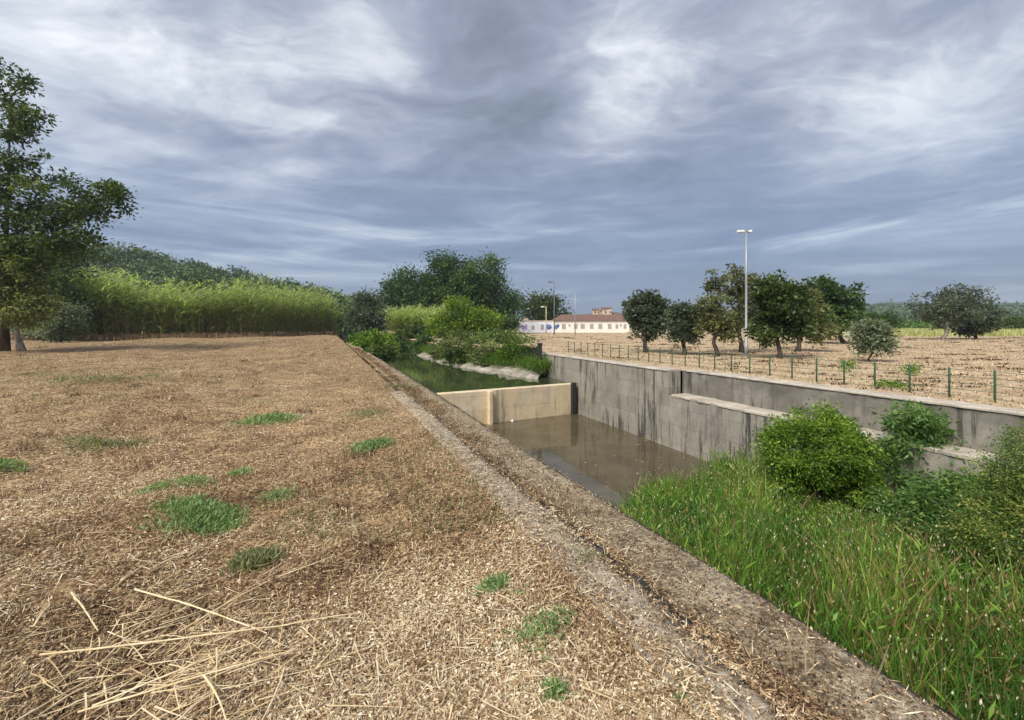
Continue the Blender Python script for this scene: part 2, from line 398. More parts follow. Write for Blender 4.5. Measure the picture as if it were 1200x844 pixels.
f = t.math('ADD', t.math('MULTIPLY', st.outputs[0], 0.45), t.math('MULTIPLY', puff.outputs[0], 0.58))
f = t.math('ADD', t.math('MULTIPLY', f, 0.80), t.math('MULTIPLY', wisp.outputs[0], 0.20))
def spot(u, v, k, amp):
    d = np.array([(u - 600) / F, 1, (HOR - v) / F]); d /= np.linalg.norm(d)
    dp = t.n('ShaderNodeVectorMath', {0: dirv, 1: tuple(d)}, operation='DOT_PRODUCT').outputs['Value']
    e = t.math('EXPONENT', t.math('MULTIPLY', t.math('SUBTRACT', dp, 1.0), k))
    return t.math('MULTIPLY', e, amp)
for a in [(430, 50, 70, .09), (200, 140, 30, .05), (600, 35, 60, -.14), (740, 115, 130, .15), (715, 50, 200, .08), (1140, 45, 30, .09), (1010, 110, 60, .05), (330, 240, 30, -.06), (800, 200, 30, -.07), (60, 60, 30, .05), (560, 175, 50, -.05), (880, 90, 60, -.05)]:
    f = t.math('ADD', f, spot(*a))
f = t.math('ADD', t.math('MULTIPLY', t.math('SUBTRACT', f, 0.515), 2.6), 0.5)
K = 0.41
sc_ = lambda st: [(p, tuple(x * K for x in c)) for p, c in st]
cloud = t.ramp(f, sc_([(0.0, (0.115, 0.135, 0.175)), (0.40, (0.215, 0.245, 0.315)), (0.58, (0.31, 0.338, 0.40)), (0.73, (0.45, 0.478, 0.52)), (0.94, (0.645, 0.668, 0.69))]))
low = t.ramp(band.outputs[0], sc_([(0.34, (0.098, 0.142, 0.235)), (0.5, (0.148, 0.195, 0.295)), (0.60, (0.235, 0.29, 0.385)), (0.74, (0.46, 0.51, 0.57))]))
lowm = t.n('ShaderNodeMapRange', {0: Z, 1: 0.15, 2: 0.44, 3: 1.0, 4: 0.0}, interpolation_type='SMOOTHSTEP').outputs[0]
lowm = t.math('MULTIPLY', lowm, 0.9)
skyc = t.mix(lowm, cloud, low)
# the pale strip of clear air just over the horizon
hz = t.n('ShaderNodeMapRange', {0: Z, 1: 0.0, 2: 0.05, 3: 0.4, 4: 0.0}).outputs[0]
skyc = t.mix(hz, skyc, (0.078, 0.103, 0.142))
nish = t.n('ShaderNodeTexSky', sky_type='NISHITA', sun_disc=False, sun_elevation=el, sun_rotation=az)
bg1 = t.n('ShaderNodeBackground', {0: nish.outputs[0], 1: 0.05}).outputs[0]
bg2 = t.n('ShaderNodeBackground', {0: skyc, 1: 1.0}).outputs[0]
mx = t.n('ShaderNodeMixShader', {0: 0.92, 1: bg1, 2: bg2}).outputs[0]
t.n('ShaderNodeOutputWorld', {0: mx})
scene.view_settings.view_transform = 'Standard'; scene.view_settings.look = 'None'
scene.view_settings.exposure = 2.0; scene.view_settings.gamma = 1.0
scene.render.engine = 'CYCLES'
scene.cycles.max_bounces = 6; scene.cycles.transparent_max_bounces = 4
scene.cycles.diffuse_bounces = 3; scene.cycles.glossy_bounces = 2

# ------------------------------------------------------------------ ground
_ph = rng.uniform(0, 6.28, (14,)); _k = rng.normal(size=(14, 2))
_fr = np.array([.25, .4, .6, .9, 1.4, 2.0, 2.8, 3.8, 5.0, 6.5, 8, 10, 12, 15])
def gh(x, y):
    """height of the left bank's surface"""
    o, s = l_os(x, y)
    z = np.zeros_like(x, dtype=float)
    kk = unit(_k)
    for i in range(14):
        z += np.sin((kk[i, 0] * x + kk[i, 1] * y) * _fr[i] + _ph[i]) * .034 / _fr[i] ** .75
    fade = np.clip((-o - .85) / 1.2, 0, 1)
    return z * fade + 0.005
s_rows = np.concatenate([np.arange(-5, 14, .12), np.arange(14, 40, .5), np.arange(40, 141, 5)])
o_cols = -np.concatenate([np.arange(.84, 6, .1), np.arange(6, 14, .3), np.arange(14, 40, 2), np.arange(40, 171, 10)])
S, O = np.meshgrid(s_rows, o_cols, indexing='ij')
Xg = (O + E0) * NL[0] + S * DL[0]; Yg = (O + E0) * NL[1] + S * DL[1]
V = np.stack([Xg, Yg, gh(Xg, Yg)], -1).reshape(-1, 3)
nr, nc = S.shape
idx = np.arange(nr * nc).reshape(nr, nc)
Fc = np.stack([idx[:-1, 1:], idx[:-1, :-1], idx[1:, :-1], idx[1:, 1:]], -1).reshape(-1, 4)
struct(arr_obj('ground', V, Fc, M['ground'], smooth=True))
# land beyond, to the horizon
e140 = LP(-.84, 140); e140b = LP(-170, 140)
MB().add([e140, (-400, 6000, 0), (-9000, 6000, 0), (-9000, -100, 0), LP(-170, -5), e140b], [(0, 1, 2, 3, 4, 5)]).build('terrain', M['field'])['kind'] = 'structure'
# right field
bank_top = [RP(11.1, 23), (1.9, 27.0), (-2.2, 30.5), (-6.0, 37), LP(6.3, 50)[:2], LP(6.0, 90)[:2], LP(5.2, 140)[:2]]
rf = [RP(11.55, -6)[:2], RP(11.55, 12.4)[:2], RP(11.1, 12.4)[:2]] + [tuple(b[:2]) for b in bank_top]
poly = [(p[0], p[1], 0.03) for p in rf] + [(-395, 6000, 0.03), (9000, 6000, 0.03), (9000, -100, 0.03), (*RP(11.55, -40)[:2], .03)]
MB().add(poly, [tuple(range(len(poly)))]).build('field', M['field'])['kind'] = 'structure'
# bed of the canal
MB().add([(-90, -60, -3.2), (80, -60, -3.2), (80, 160, -3.2), (-90, 160, -3.2)], [(0, 1, 2, 3)]).build('canal_bed', M['mud'])['kind'] = 'structure'

# left retaining wall: thing with coping; kerb and gutter strips
lw = thing('canal_wall', 'low gritty concrete retaining wall running from the bottom right corner along the near bank', 'wall', LP(0, 0, -1))
def strip(name, mat, cols, s0, s1, step, jit, parent=None, seed=0):
    r = np.random.default_rng(seed); ss = np.arange(s0, s1, step)
    rows = []
    wob = np.cumsum(r.normal(size=(len(ss), len(cols))), 0) * .004
    wob -= np.linspace(0, 1, len(ss))[:, None] * wob[-1]
    for i, s in enumerate(ss):
        rows.append([LP(o + (r.normal() * jit if j not in (0,) else 0) + wob[i, j] * (jit > 0), s, z + r.normal() * jit * .35) for j, (o, z) in enumerate(cols)])
    V = np.array(rows).reshape(-1, 3); nc = len(cols); n = len(ss)
    ix = np.arange(n * nc).reshape(n, nc)
    Fq = np.stack([ix[:-1, :-1], ix[:-1, 1:], ix[1:, 1:], ix[1:, :-1]], -1).reshape(-1, 4)
    return arr_obj(name, V, Fq, mat, parent)
strip('coping', M['coping'], [(-.53, -.12), (-.50, -.055), (-.40, -.045), (-.28, -.04), (-.15, -.032), (-.05, -.028), (-.012, -.032), (0.0, -.055), (0.0, -.18)], -5, 45, .07, .006, lw, 1)
MB().prism([LP(-.48, -5)[:2], LP(-.02, -5)[:2], LP(-.02, 20)[:2], LP(-.48, 20)[:2]], -3.1, -.13).build('wall_face', M['conc'], lw)
g = struct(strip('gutter', M['gutter'], [(-.72, -.03), (-.665, .002), (-.60, -.018), (-.49, -.045)], -5, 45, .1, .008, None, 2))
k = strip('kerb', M['kerb'], [(-1.02, -.05), (-1.0, .012), (-.92, .024), (-.82, .026), (-.74, .022), (-.675, .008), (-.66, -.03), (-.655, -.12)], -5, 11, .06, .010, None, 3)
tag(k, 'worn pale concrete kerb strip half buried in straw beside the wall top', 'kerb')
# earth bank of the river further up on the left
r_ = np.random.default_rng(4)
rows = [[LP(-.02, s, -.03), LP(.5 + r_.normal() * .1, s, -.5), LP(1.0 + r_.normal() * .12, s, -1.0), LP(1.5, s, -2.0)] for s in np.arange(19, 141, 1.0)]
n = len(rows); ix = np.arange(n * 4).reshape(n, 4)
struct(arr_obj('river_bank', np.array(rows).reshape(-1, 3), np.stack([ix[:-1, :-1], ix[:-1, 1:], ix[1:, 1:], ix[1:, :-1]], -1).reshape(-1, 4), M['earth']))

rows = []
for s in np.arange(46, 141, 1.5):
    oo = np.interp(s, [46, 50, 90, 140], [6.9, 6.3, 6.0, 5.2])
    rows.append([LP(oo + 1.2, s, .02), LP(oo - .05, s, .028), LP(oo - .5 + r_.normal() * .12, s, -.5), LP(oo - 1.1, s, -1.1), LP(oo - 1.5, s, -2.0)])
n = len(rows); ix = np.arange(n * 5).reshape(n, 5)
struct(arr_obj('river_bank', np.array(rows).reshape(-1, 3), np.stack([ix[:-1, :-1], ix[:-1, 1:], ix[1:, 1:], ix[1:, :-1]], -1).reshape(-1, 4), M['earth']))

# right canal wall
rw = thing('canal_wall', 'tall grey stained concrete wall with a stepped ledge along the far side of the canal', 'wall', RP(10.6, 8, -3))
MB().prism([RP(10.6, 12.4)[:2], RP(11.12, 12.4)[:2], RP(11.12, 22.9)[:2], RP(10.6, 22.9)[:2]], -3.1, .02).build('wall_face', M['conc'], rw)
MB().prism([RP(10.6, -6)[:2], RP(11.9, -6)[:2], RP(11.9, 12.397)[:2], RP(10.6, 12.397)[:2]], -3.1, -.82).build('lower_wall_face', M['conc_low'], rw)
MB().prism([RP(11.2, -6)[:2], RP(11.6, -6)[:2], RP(11.6, 12.397)[:2], RP(11.2, 12.397)[:2]], -.75, .02).build('upper_wall_face', M['conc_dark'], rw)
def ragged(name, mat, oa, ob, s0, s1, z0, z1, seed, par):
    r = np.random.default_rng(seed); mb = MB(); ss = np.arange(s0, s1 + .001, .16); V = []
    for s in ss:
        d = r.normal() * .010; e = r.normal() * .008
        V += [RP(oa + d, s, z0), RP(oa + d, s, z1 - .02 + e), RP(oa + .03 + d, s, z1 + e), RP(ob, s, z1 + r.normal() * .006), RP(ob, s, z0)]
    m = len(ss)
    mb.add(V, [(i * 5 + j, i * 5 + (j + 1) % 5, (i + 1) * 5 + (j + 1) % 5, (i + 1) * 5 + j) for i in range(m - 1) for j in range(5)] + [(4, 3, 2, 1, 0), tuple((m - 1) * 5 + j for j in range(5))])
    return mb.build(name, mat, par)
ragged('ledge', M['lip'], 10.575, 11.198, -6, 12.39, -.818, -.74, 5, rw)
ragged('coping', M['lip'], 11.16, 11.64, -6, 12.39, .022, .075, 6, rw)
ragged('coping', M['lip'], 10.57, 11.16, 12.40, 22.95, .022, .075, 7, rw)

# weir
wl, wr_ = np.array([-4.4, 17.2]), np.array([2.98, 21.22])
wd = unit(wr_ - wl); wn = np.array([wd[1], -wd[0]])
def WP(a, b): return wl + wd * a + wn * b      # b towards the camera
L_ = float(np.linalg.norm(wr_ - wl))
we = thing('weir', 'low buff concrete weir wall crossing the canal between the green river and the brown pool', 'weir', (*((wl + wr_) / 2), -2.6))
MB().prism([WP(0, 0), WP(L_ + .05, 0), WP(L_ + .05, -.42), WP(0, -.42)], -3.1, -1.17).build('weir_face', M['weir'], we, bevel=.02)
pp = WP(4.35, 0)
MB().prism([WP(3.80, .24), WP(3.97, .24), WP(3.97, .003), WP(3.80, .003)], -3.1, -1.175).build('buttress', M['weir'], we, bevel=.02)
MB().prism([WP(L_ - .22, .16), WP(L_ + .02, .16), WP(L_ + .02, .003), WP(L_ - .22, .003)], -3.1, -1.10).build('guide_post', M['dark_iron'], we, bevel=.01)
# toe of rubble and mud
# water
def flat(name, pts, z, mat): 
    o = MB().add([(p[0], p[1], z) for p in pts], [tuple(range(len(pts)))]).build(name, mat); return struct(o)
flat('water', [LP(-.1, 4)[:2], RP(10.65, 4)[:2], RP(10.65, 18.8)[:2], WP(L_, -.1), WP(0, -.1)], -2.6, M['water_low'])
flat('river_water', [WP(0, -.38), WP(L_ + .1, -.38), RP(10.65, 22.9)[:2], (3.5, 27), (0, 34), LP(7, 60)[:2], LP(6, 140)[:2], LP(.2, 140)[:2], LP(.2, 19)[:2], LP(-.1, 18)[:2]], -1.20, M['water_up'])

# sloped concrete revetment on the river's right side
rows = []
r_ = np.random.default_rng(11)
bot = np.array([[1.35, 23.2], [-.2, 25.0], [-1.8, 27.4], [-3.3, 29.8], [-5.0, 32.6], [-7.0, 37.5], [-9.4, 43]])
top = np.array([[2.0, 24.6], [1.4, 27.4], [-.6, 29.3], [-2.2, 31.2], [-3.8, 34.0], [-6.0, 38.5], [-8.6, 43.5]])
def resample(a, m):
    t0 = np.linspace(0, len(a) - 1, m); i = np.clip(t0.astype(int), 0, len(a) - 2); fr = (t0 - i)[:, None]
    return a[i] * (1 - fr) + a[i + 1] * fr
bb, tt = resample(bot, 40), resample(top, 40)
for a, b in zip(bb, tt):
    row = []
    for q, z in ((-.04, -1.9), (0, -1.22), (.05, -1.08), (.4, -1.0), (.8, -.74), (1.1, -.25), (1.6, .022)):
        p = a + (b - a) * q; row.append((p[0] + r_.normal() * .07, p[1] + r_.normal() * .07, z + r_.normal() * (.07 if z < -.05 else .0)))
    rows.append(row)
ix = np.arange(40 * 7).reshape(40, 7)
rv = arr_obj('river_revetment', np.array(rows).reshape(-1, 3), np.stack([ix[:-1, :-1], ix[:-1, 1:], ix[1:, 1:], ix[1:, :-1]], -1).reshape(-1, 4),
             concrete_mat('pale_revetment', [(0.3, (0.16, 0.14, 0.11)), (0.5, (0.32, 0.285, 0.235)), (0.7, (0.56, 0.52, 0.46))], .9, (5, 1), (0.12, .11, .09), joints=False))
tag(rv, 'broken pale concrete slope lining the river bank beyond the weir', 'river bank')
rb = []
for i in range(60):
    a, b = bb[min(39, i * 40 // 60)], tt[min(39, i * 40 // 60)]
# end stanchions of the wall (sluice guides)
for (u, vt, vb, D, wd_, lab) in ((632.5, 403, 443, 24.3, .2, 'taller dark iron sluice post at the end of the far canal wall'), (625.5, 408, 442, 25.2, .16, 'shorter dark iron sluice post left of the taller one at the wall end')):
    b = P(u, vb, D); tp = P(u, vt, D)
    o = thing('sluice_post', lab, 'post', (b[0], b[1], -1.5), 'sluice posts at the wall end')
    MB().box((b[0], b[1], (tp[2] - 1.5) / 2), (wd_, wd_ * 1.3, tp[2] + 1.5), (1, .2)).build('post_shaft', M['dark_iron'], o, bevel=.01)
    MB().box((b[0], b[1], tp[2] + .02), (wd_ * 1.25, wd_ * 1.6, .05), (1, .2)).build('cap', M['dark_iron'], o, bevel=.01)

# ------------------------------------------------------------------ straw litter on the bank
def litter(n, seed, vmin, vmax, um=-80, uM=1130):
    r = np.random.default_rng(seed)
    u = r.uniform(um, uM, n); v = HOR + (vmax - HOR) * ((vmin - HOR) / (vmax - HOR)) ** (r.uniform(0, 1, n) ** 1.35)
    v = np.where(r.uniform(size=n) < .55, r.uniform(vmin, vmax, n), v)
    D = EYE * F / (v - HOR); x = (u - 600) / F * D; y = D
    o, s = l_os(x, y)
    nn_ = np.sin(x * 3.1 + y * 1.7) + np.sin(y * 4.3 - x * 2.2) + np.sin(x * 7.7 + 1.3) * .6 + np.sin(y * 9.1 - x * 5) * .6
    keep = (o < -.66) | ((o < -.47) & (r.uniform(size=n) < .8)) | ((o < -.02) & (r.uniform(size=n) < np.clip(.05 + (s - 3) * .06, .05, .85)))
    # kerb stays mostly bare close to the camera
    onk = (o > -.98) & (o < -.72)
    keep &= ~onk | (r.uniform(size=n) < np.clip(.07 + (s - 3) * .07 + .10 * nn_ + .3 * (o < -.88), .03, 1))
    soil = np.sin(x * 1.7 + 2 * np.sin(y * .9 + 1)) + np.sin(y * 2.1 + 1.3 * np.sin(x * 1.2)) + .7 * np.sin(x * 5.3 + y * 3.7) + .6 * np.sin(y * 7.1 - x * 4.3)
    keep &= (soil < 1.5) | (r.uniform(size=n) < .35)
    return x[keep], y[keep], o[keep], s[keep], D[keep], nn_[keep]
A_, B_ = litter(350000, 21, 394, 900), litter(150000, 24, 430, 900, -900, -80)
x, y, o_, s_, D_, nn_ = [np.concatenate(q) for q in zip(A_, B_)]
n = len(x); r = np.random.default_rng(5)
z = gh(x, y) + r.uniform(.002, .022, n)
z = np.where(o_ > -.74, np.interp(o_, [-.74, -.665, -.60, -.5], [.012, .008, -.010, -.036]) + r.uniform(0, .018, n), z); z = np.where(o_ > -.5, -.025 + r.uniform(0, .01, n), z); z = np.where((o_ < -.70) & (o_ > -1.0), .034 + r.uniform(0, .01, n), z)
th = r.uniform(0, 6.283, n)
tilt = r.normal(0, .28, n)
d = np.stack([np.cos(th), np.sin(th), tilt], 1)
nm = np.stack([r.normal(0, .45, n), r.normal(0, .45, n), np.ones(n)], 1)
kind = r.uniform(size=n)
L = np.where(kind < .8, r.uniform(.008, .028, n), r.uniform(.04, .13, n)) * (1 + D_ * .075)
W = np.where(kind < .8, r.uniform(.004, .011, n), r.uniform(.0025, .005, n)) * (1 + D_ * .10)
V, Fq = leaf_arrays(np.stack([x, y, z], 1) - d * L[:, None] * .5, d, nm, L, W, .25)
lowf = np.sin(x * .9 + 1.2 * np.sin(y * .7)) + np.sin(y * 1.1 + .8 * x) + .8 * np.sin(x * 2.3 - y * 1.9 + 1) + .6 * np.sin(x * 4.1 + y * 3.3)
pale = .12 * np.exp(-((o_ + 1.3) / .55) ** 2)
big = .07 * np.clip(nn_, -2, 2) + .115 * lowf + pale
tin = np.clip(r.beta(1.3, 1.45, n) * .98 + big + np.where(kind > .8, .12, 0) + np.where(o_ > -.66, -.18, 0), 0.02, 1)
tag(arr_obj('straw_litter', V, Fq, M['straw'], tint=tin), 'brown and tan straw litter covering the near bank', 'straw', kind='stuff')
# stubble standing in it
x, y, o_, s_, D_, nn_ = litter(26000, 22, 398, 880)
kp = o_ < -1.0; x, y, D_ = x[kp], y[kp], D_[kp]; n = len(x)
H = r.uniform(.02, .07, n) * (1 + D_ * .05)
lean = np.stack([r.normal(0, .5, n), r.normal(0, .5, n), np.zeros(n)], 1)
V, Fq = blade_arrays(np.stack([x, y, gh(x, y)], 1), np.array([[0, 0, 1.]]).repeat(n, 0), lean, H, .004 * (1 + D_ * .25), 2)
tag(arr_obj('stubble', V, Fq, M['straw'], tint=np.repeat(np.clip(r.beta(3, 2, n), 0, 1), 2)), 'short dry grass stubble on the near bank', 'stubble', kind='stuff')
nt_ = 380; r = np.random.default_rng(27)
u = r.uniform(-60, 700, nt_); v = HOR + 16 * (300 / 16) ** r.uniform(size=nt_); D = EYE * F / (v - HOR); x, y = (u - 600) / F * D, D
kp = (l_os(x, y)[0] < -1.3) & (D > 3.2); x, y, D = x[kp], y[kp], D[kp]; k = 34; ci = np.repeat(np.arange(len(x)), k); m = len(ci)
sp = r.uniform(.03, .12, len(x)) * (1 + .05 * D)
px = x[ci] + r.normal(0, 1, m) * sp[ci]; py = y[ci] + r.normal(0, 1, m) * sp[ci]
hh = r.uniform(.04, .13, len(x)) * (1 + .02 * D)
V, Fq = blade_arrays(np.stack([px, py, gh(px, py)], 1), np.array([[0, 0, 1.]]).repeat(m, 0), r.normal(0, .7, (m, 3)) * np.array([1, 1, 0]), hh[ci] * r.uniform(.4, 1.1, m), .004 * (1 + D[ci] * .22), 3)
tag(arr_obj('dry_tufts', V, Fq, M['straw'], tint=np.repeat(np.clip(r.uniform(.15, .75, len(x))[ci] + r.normal(0, .12, m), 0, 1), 3)), 'small dead grass tufts standing all over the near bank', 'tufts', kind='stuff')
# thin scatter of living grass on the bank, more of it far off
x, y, o_, s_, D_, nn_ = litter(60000, 23, 394, 700)
pat = np.sin(x * .55 + 1) + np.sin(y * .42 + x * .3) + np.sin(x * .21 - y * .33 + 2)
kp = (o_ < -.9) & (pat > .95 - np.clip(D_ - 5, 0, 12) * .05) & (D_ > 3.6) & (r.uniform(size=len(x)) < .5); x, y, D_ = x[kp], y[kp], D_[kp]; n = len(x)
H = r.uniform(.03, .09, n) * (1 + D_ * .03)
lean = np.stack([r.normal(0, .5, n), r.normal(0, .5, n), np.zeros(n)], 1)
V, Fq = blade_arrays(np.stack([x, y, gh(x, y)], 1), np.array([[0, 0, 1.]]).repeat(n, 0), lean, H, .006 * (1 + D_ * .2), 2)
tag(arr_obj('sparse_grass', V, Fq, M['weed_olive'], tint=np.repeat(r.beta(2, 2, n), 2)), 'sparse olive grass growing through the straw', 'grass', kind='stuff')

# gravel and debris on coping and gutter
n = 60000; r = np.random.default_rng(31)
s = r.uniform(-2, 1, n) + r.exponential(5, n); o = r.uniform(-1.5, -.015, n); kp = (s < 24) & (r.uniform(size=n) < np.where(o < -.98, .5 * (o + 1.5) / .52, .62))
s, o = s[kp], o[kp]; n = len(s)
zz = np.interp(o, [-1.5, -1.05, -.98, -.7, -.655, -.5, -.45, 0], [.028, .03, .026, .028, .010, -.022, -.04, -.03])
pts = (o + E0)[:, None] * NL + s[:, None] * DL; pts = np.concatenate([pts, zz[:, None]], 1)
V, Fq = leaf_arrays(pts, np.stack([r.normal(size=n), r.normal(size=n), np.abs(r.normal(size=n)) * .5], 1), rand_dirs(n, r), r.uniform(.005, .016, n) * (1 + .05 * s.clip(0)), r.uniform(.004, .011, n) * (1 + .05 * s.clip(0)), .5)
tag(arr_obj('grit', V, Fq, M['straw'], tint=np.clip(r.beta(.9, .9, n), 0, 1)), 'loose grit and dead bits on the wall top', 'debris', kind='stuff')

# ------------------------------------------------------------------ canes lying on the straw
canes = [
 (47, 746, 337, 722, .009, 'long pale cane lying nearly level across the middle of the cut heap'),
 (92, 804, 342, 750, .008, 'long pale cane lowest of the two long ones crossing the cut heap'),
 (-40, 858, 113, 762, .009, 'thick cane slanting out of the bottom left corner'),
 (113, 747, 189, 680, .007, 'cane slanting up left of the heap centre towards a bent tip'),
 (158, 667, 312, 724, .010, 'thick flattened cane slanting down to the right across the heap top'),
 (210, 712, 318, 659, .008, 'straight cane slanting up right towards the olive tuft'),
 (228, 706, 322, 652, .006, 'thin cane parallel to the straight one below the olive tuft'),
 (326, 743, 337, 683, .006, 'short thin cane standing almost upright in the picture right of the heap'),
 (333, 764, 297, 846, .007, 'cane running towards the viewer from the right end of the heap'),
 (239, 778, 268, 842, .010, 'short broad split cane below the heap'),
 (45, 805, 118, 762, .008, 'cane beside the thick one slanting from the bottom left corner'),
 (84, 678, 115, 706, .009, 'short brown cane piece lying alone at the left'),
 (108, 792, 300, 735, .007, 'thin cane leaning across the two long canes of the heap'),
 (131, 673, 184, 643, .006, 'thin cane at the top left of the heap below the green weeds'),
 (326, 658, 390, 636, .006, 'thin cane pointing right past the olive tuft'),
 (196, 846, 250, 802, .006, 'thin cane in the straw at the bottom edge below the heap'),
 (39, 717, 56, 696, .013, 'very short pale cane chip at the left edge of the heap'),
 (310, 722, 412, 706, .006, 'thin cane sticking out of the right end of the heap'),
 (180, 648, 232, 627, .006, 'short thin cane just under the big green weed patch'),
 (244, 742, 252, 758, .010, 'stubby cane end caught between the two long canes'),
 (60, 775, 150, 700, .006, 'thin dull cane under the crossing canes at the left of the heap'),
 (250, 735, 330, 700, .006, 'thin cane under the right end of the heap'),
 (262, 690, 285, 672, .008, 'small pale cane scrap in the middle of the heap'),
]
for i, (u0, v0, u1, v1, rad, lab) in enumerate(canes):
    a, b = G(u0, v0), G(u1, v1); r = np.random.default_rng(100 + i)
    m = 15; ts = np.linspace(0, 1, m); pts = a[None] * (1 - ts[:, None]) + b[None] * ts[:, None]
    side = unit(np.array([-(b - a)[1], (b - a)[0], 0])); Ln = np.linalg.norm(b - a)
    pts += side[None] * (np.sin(ts * math.pi) * r.normal(0, .016) * Ln + np.cumsum(r.normal(0, .0022, m)) * min(1, Ln))[:, None]
    h = .042 + rad + r.uniform(.0, .05)
    gz = gh(pts[:, 0], pts[:, 1]); lz = np.linspace(gz[0], gz[-1], m); pts[:, 2] = lz + max(0, float((gz - lz).max())) * .6 + h * .8 + np.sin(ts * math.pi) * r.uniform(0, .02)
    rr = (.0026 + rad * .28) * (1 - .45 * ts) * (1 + .28 * (np.arange(m) % 3 == 0))
    V, Fq = tube(pts, rr, 6)
    tb = r.uniform(.4, .9)
    o = arr_obj('dry_cane', V, Fq, M['cane'], tint=np.clip(tb + np.repeat(r.normal(0, .13, m - 1), 6), 0, 1), smooth=True)
    tag(o, lab, 'cane', 'cut canes lying on the straw')

n = 300; r = np.random.default_rng(130)
u = np.concatenate([r.normal(215, 95, 190), r.uniform(0, 760, 110)]); v = np.concatenate([r.normal(742, 50, 190), r.uniform(560, 840, 110)]); kp = (v > 560) & (v < 860); u, v = u[kp], v[kp]; n = len(u)
D = EYE * F / (v - HOR); x, y = (u - 600) / F * D, D
kp = l_os(x, y)[0] < -1.1; x, y = x[kp], y[kp]; n = len(x)
th = r.normal(.45, .9, n); d = np.stack([np.cos(th), np.sin(th), r.normal(0, .06, n)], 1)
lv = np.stack([-np.sin(th), np.cos(th), np.zeros(n)], 1) * r.normal(0, .12, n)[:, None]
L = r.uniform(.10, .42, n)
V, Fq = blade_arrays(np.stack([x, y, gh(x, y) + r.uniform(.024, .06, n)], 1) - d * L[:, None] * .5, d, lv, L, r.uniform(.005, .009, n), 3, face=th + 1.57)
tag(arr_obj('straw_stems', V, Fq, M['cane'], tint=np.repeat(r.uniform(.3, 1, n), 3)), 'loose thin straw stems strewn over the litter', 'straw', kind='stuff')

# ------------------------------------------------------------------ weeds on the bank
weeds = [
 (222, 590, 48, 1700, 'weed', .085, 'largest bright green weed patch, in the straw above the cane heap'),
 (205, 560, 30, 380, 'weed', .07, 'green weed patch touching the top of the largest one'),
 (312, 487, 32, 700, 'weed', .11, 'bright green weed clump highest in the middle of the bank'),
 (441, 517, 24, 500, 'weed', .10, 'bright green weed clump close to the wall strip'),
 (328, 566, 24, 240, 'weed', .06, 'flat thin weed patch right of the largest one'),
 (300, 632, 32, 900, 'weed_olive', .075, 'dull olive tuft above the right end of the cane heap'),
 (583, 681, 24, 200, 'weed', .06, 'thin green weed rosette in the middle of the pale straw'),
 (640, 733, 38, 260, 'weed', .06, 'sprawling green weed among reddish straw near the kerb'),
 (649, 800, 13, 130, 'weed', .06, 'tiny round green weed near the bottom edge'),
 (96, 452, 26, 260, 'weed_olive', .15, 'dull weed patch far left on the bank'),
 (110, 518, 40, 420, 'weed_olive', .10, 'wide dull weed patch at the left of the bank'),
 (280, 543, 14, 120, 'weed', .08, 'small weed sprig above the flat weed patch'),
 (440, 486, 32, 300, 'weed_olive', .08, 'pale olive weeds beside the wall strip above the green clump'),
 (806, 812, 14, 60, 'weed', .05, 'small weed sprig beside the kerb at the bottom'),
 (690, 655, 22, 60, 'weed_olive', .05, 'faint weed sprig in pale straw beside the kerb'),
 (5, 545, 18, 160, 'weed', .10, 'green weed cut by the left edge of the picture'),
 (178, 450, 34, 200, 'weed_olive', .12, 'low dull weed patch far up the bank under the reeds'),
 (470, 455, 20, 160, 'weed_olive', .10, 'small dull weeds furthest along the wall strip'),
]
for i, (u, v, ru, cnt, mt, hh, lab) in enumerate(weeds):
    c = G(u, v); r = np.random.default_rng(300 + i); rad = ru / F * c[1]
    hh *= 1.45; n = int(cnt * 1.7); q = r.normal(size=(n, 2)) * .42; 
    # several plants make up one patch
    hubs = np.clip(r.normal(size=(9, 2)) * .42, -.75, .75); q = hubs[r.choice(9, n, p=np.array([.25, .2, .15, .1, .1, .08, .06, .04, .02]))] + np.clip(r.normal(size=(n, 2)), -2.2, 2.2) * .34
    px = c[0] + q[:, 0] * rad; py = c[1] + q[:, 1] * rad * .8
    th = r.uniform(0, 6.283, n); el_ = r.uniform(.15, 1.35, n)
    d = np.stack([np.cos(th) * np.cos(el_), np.sin(th) * np.cos(el_), np.sin(el_)], 1)
    Ls = r.uniform(.25, .65, n) * hh
    pz = gh(px, py) + .012 + r.uniform(0, .45, n) * hh * np.exp(-(q ** 2).sum(1))
    V, Fq = leaf_arrays(np.stack([px, py, pz], 1), d, rand_dirs(n, r) + np.array([0, 0, 1.2]), Ls, Ls * r.uniform(.12, .26, n), .2)
    tag(arr_obj('weed_patch', V, Fq, M[mt], tint=r.beta(2, 2, n)), lab, 'weeds', 'weed patches on the near bank')

# ------------------------------------------------------------------ trees and shrubs
def ell(u, v, ru, rv, D, dep=1.0, dD=0.0):
    c = P(u, v, D); c[1] += dD
    return (c[0], c[1], c[2], ru / F * D, ru / F * D * dep, rv / F * D)

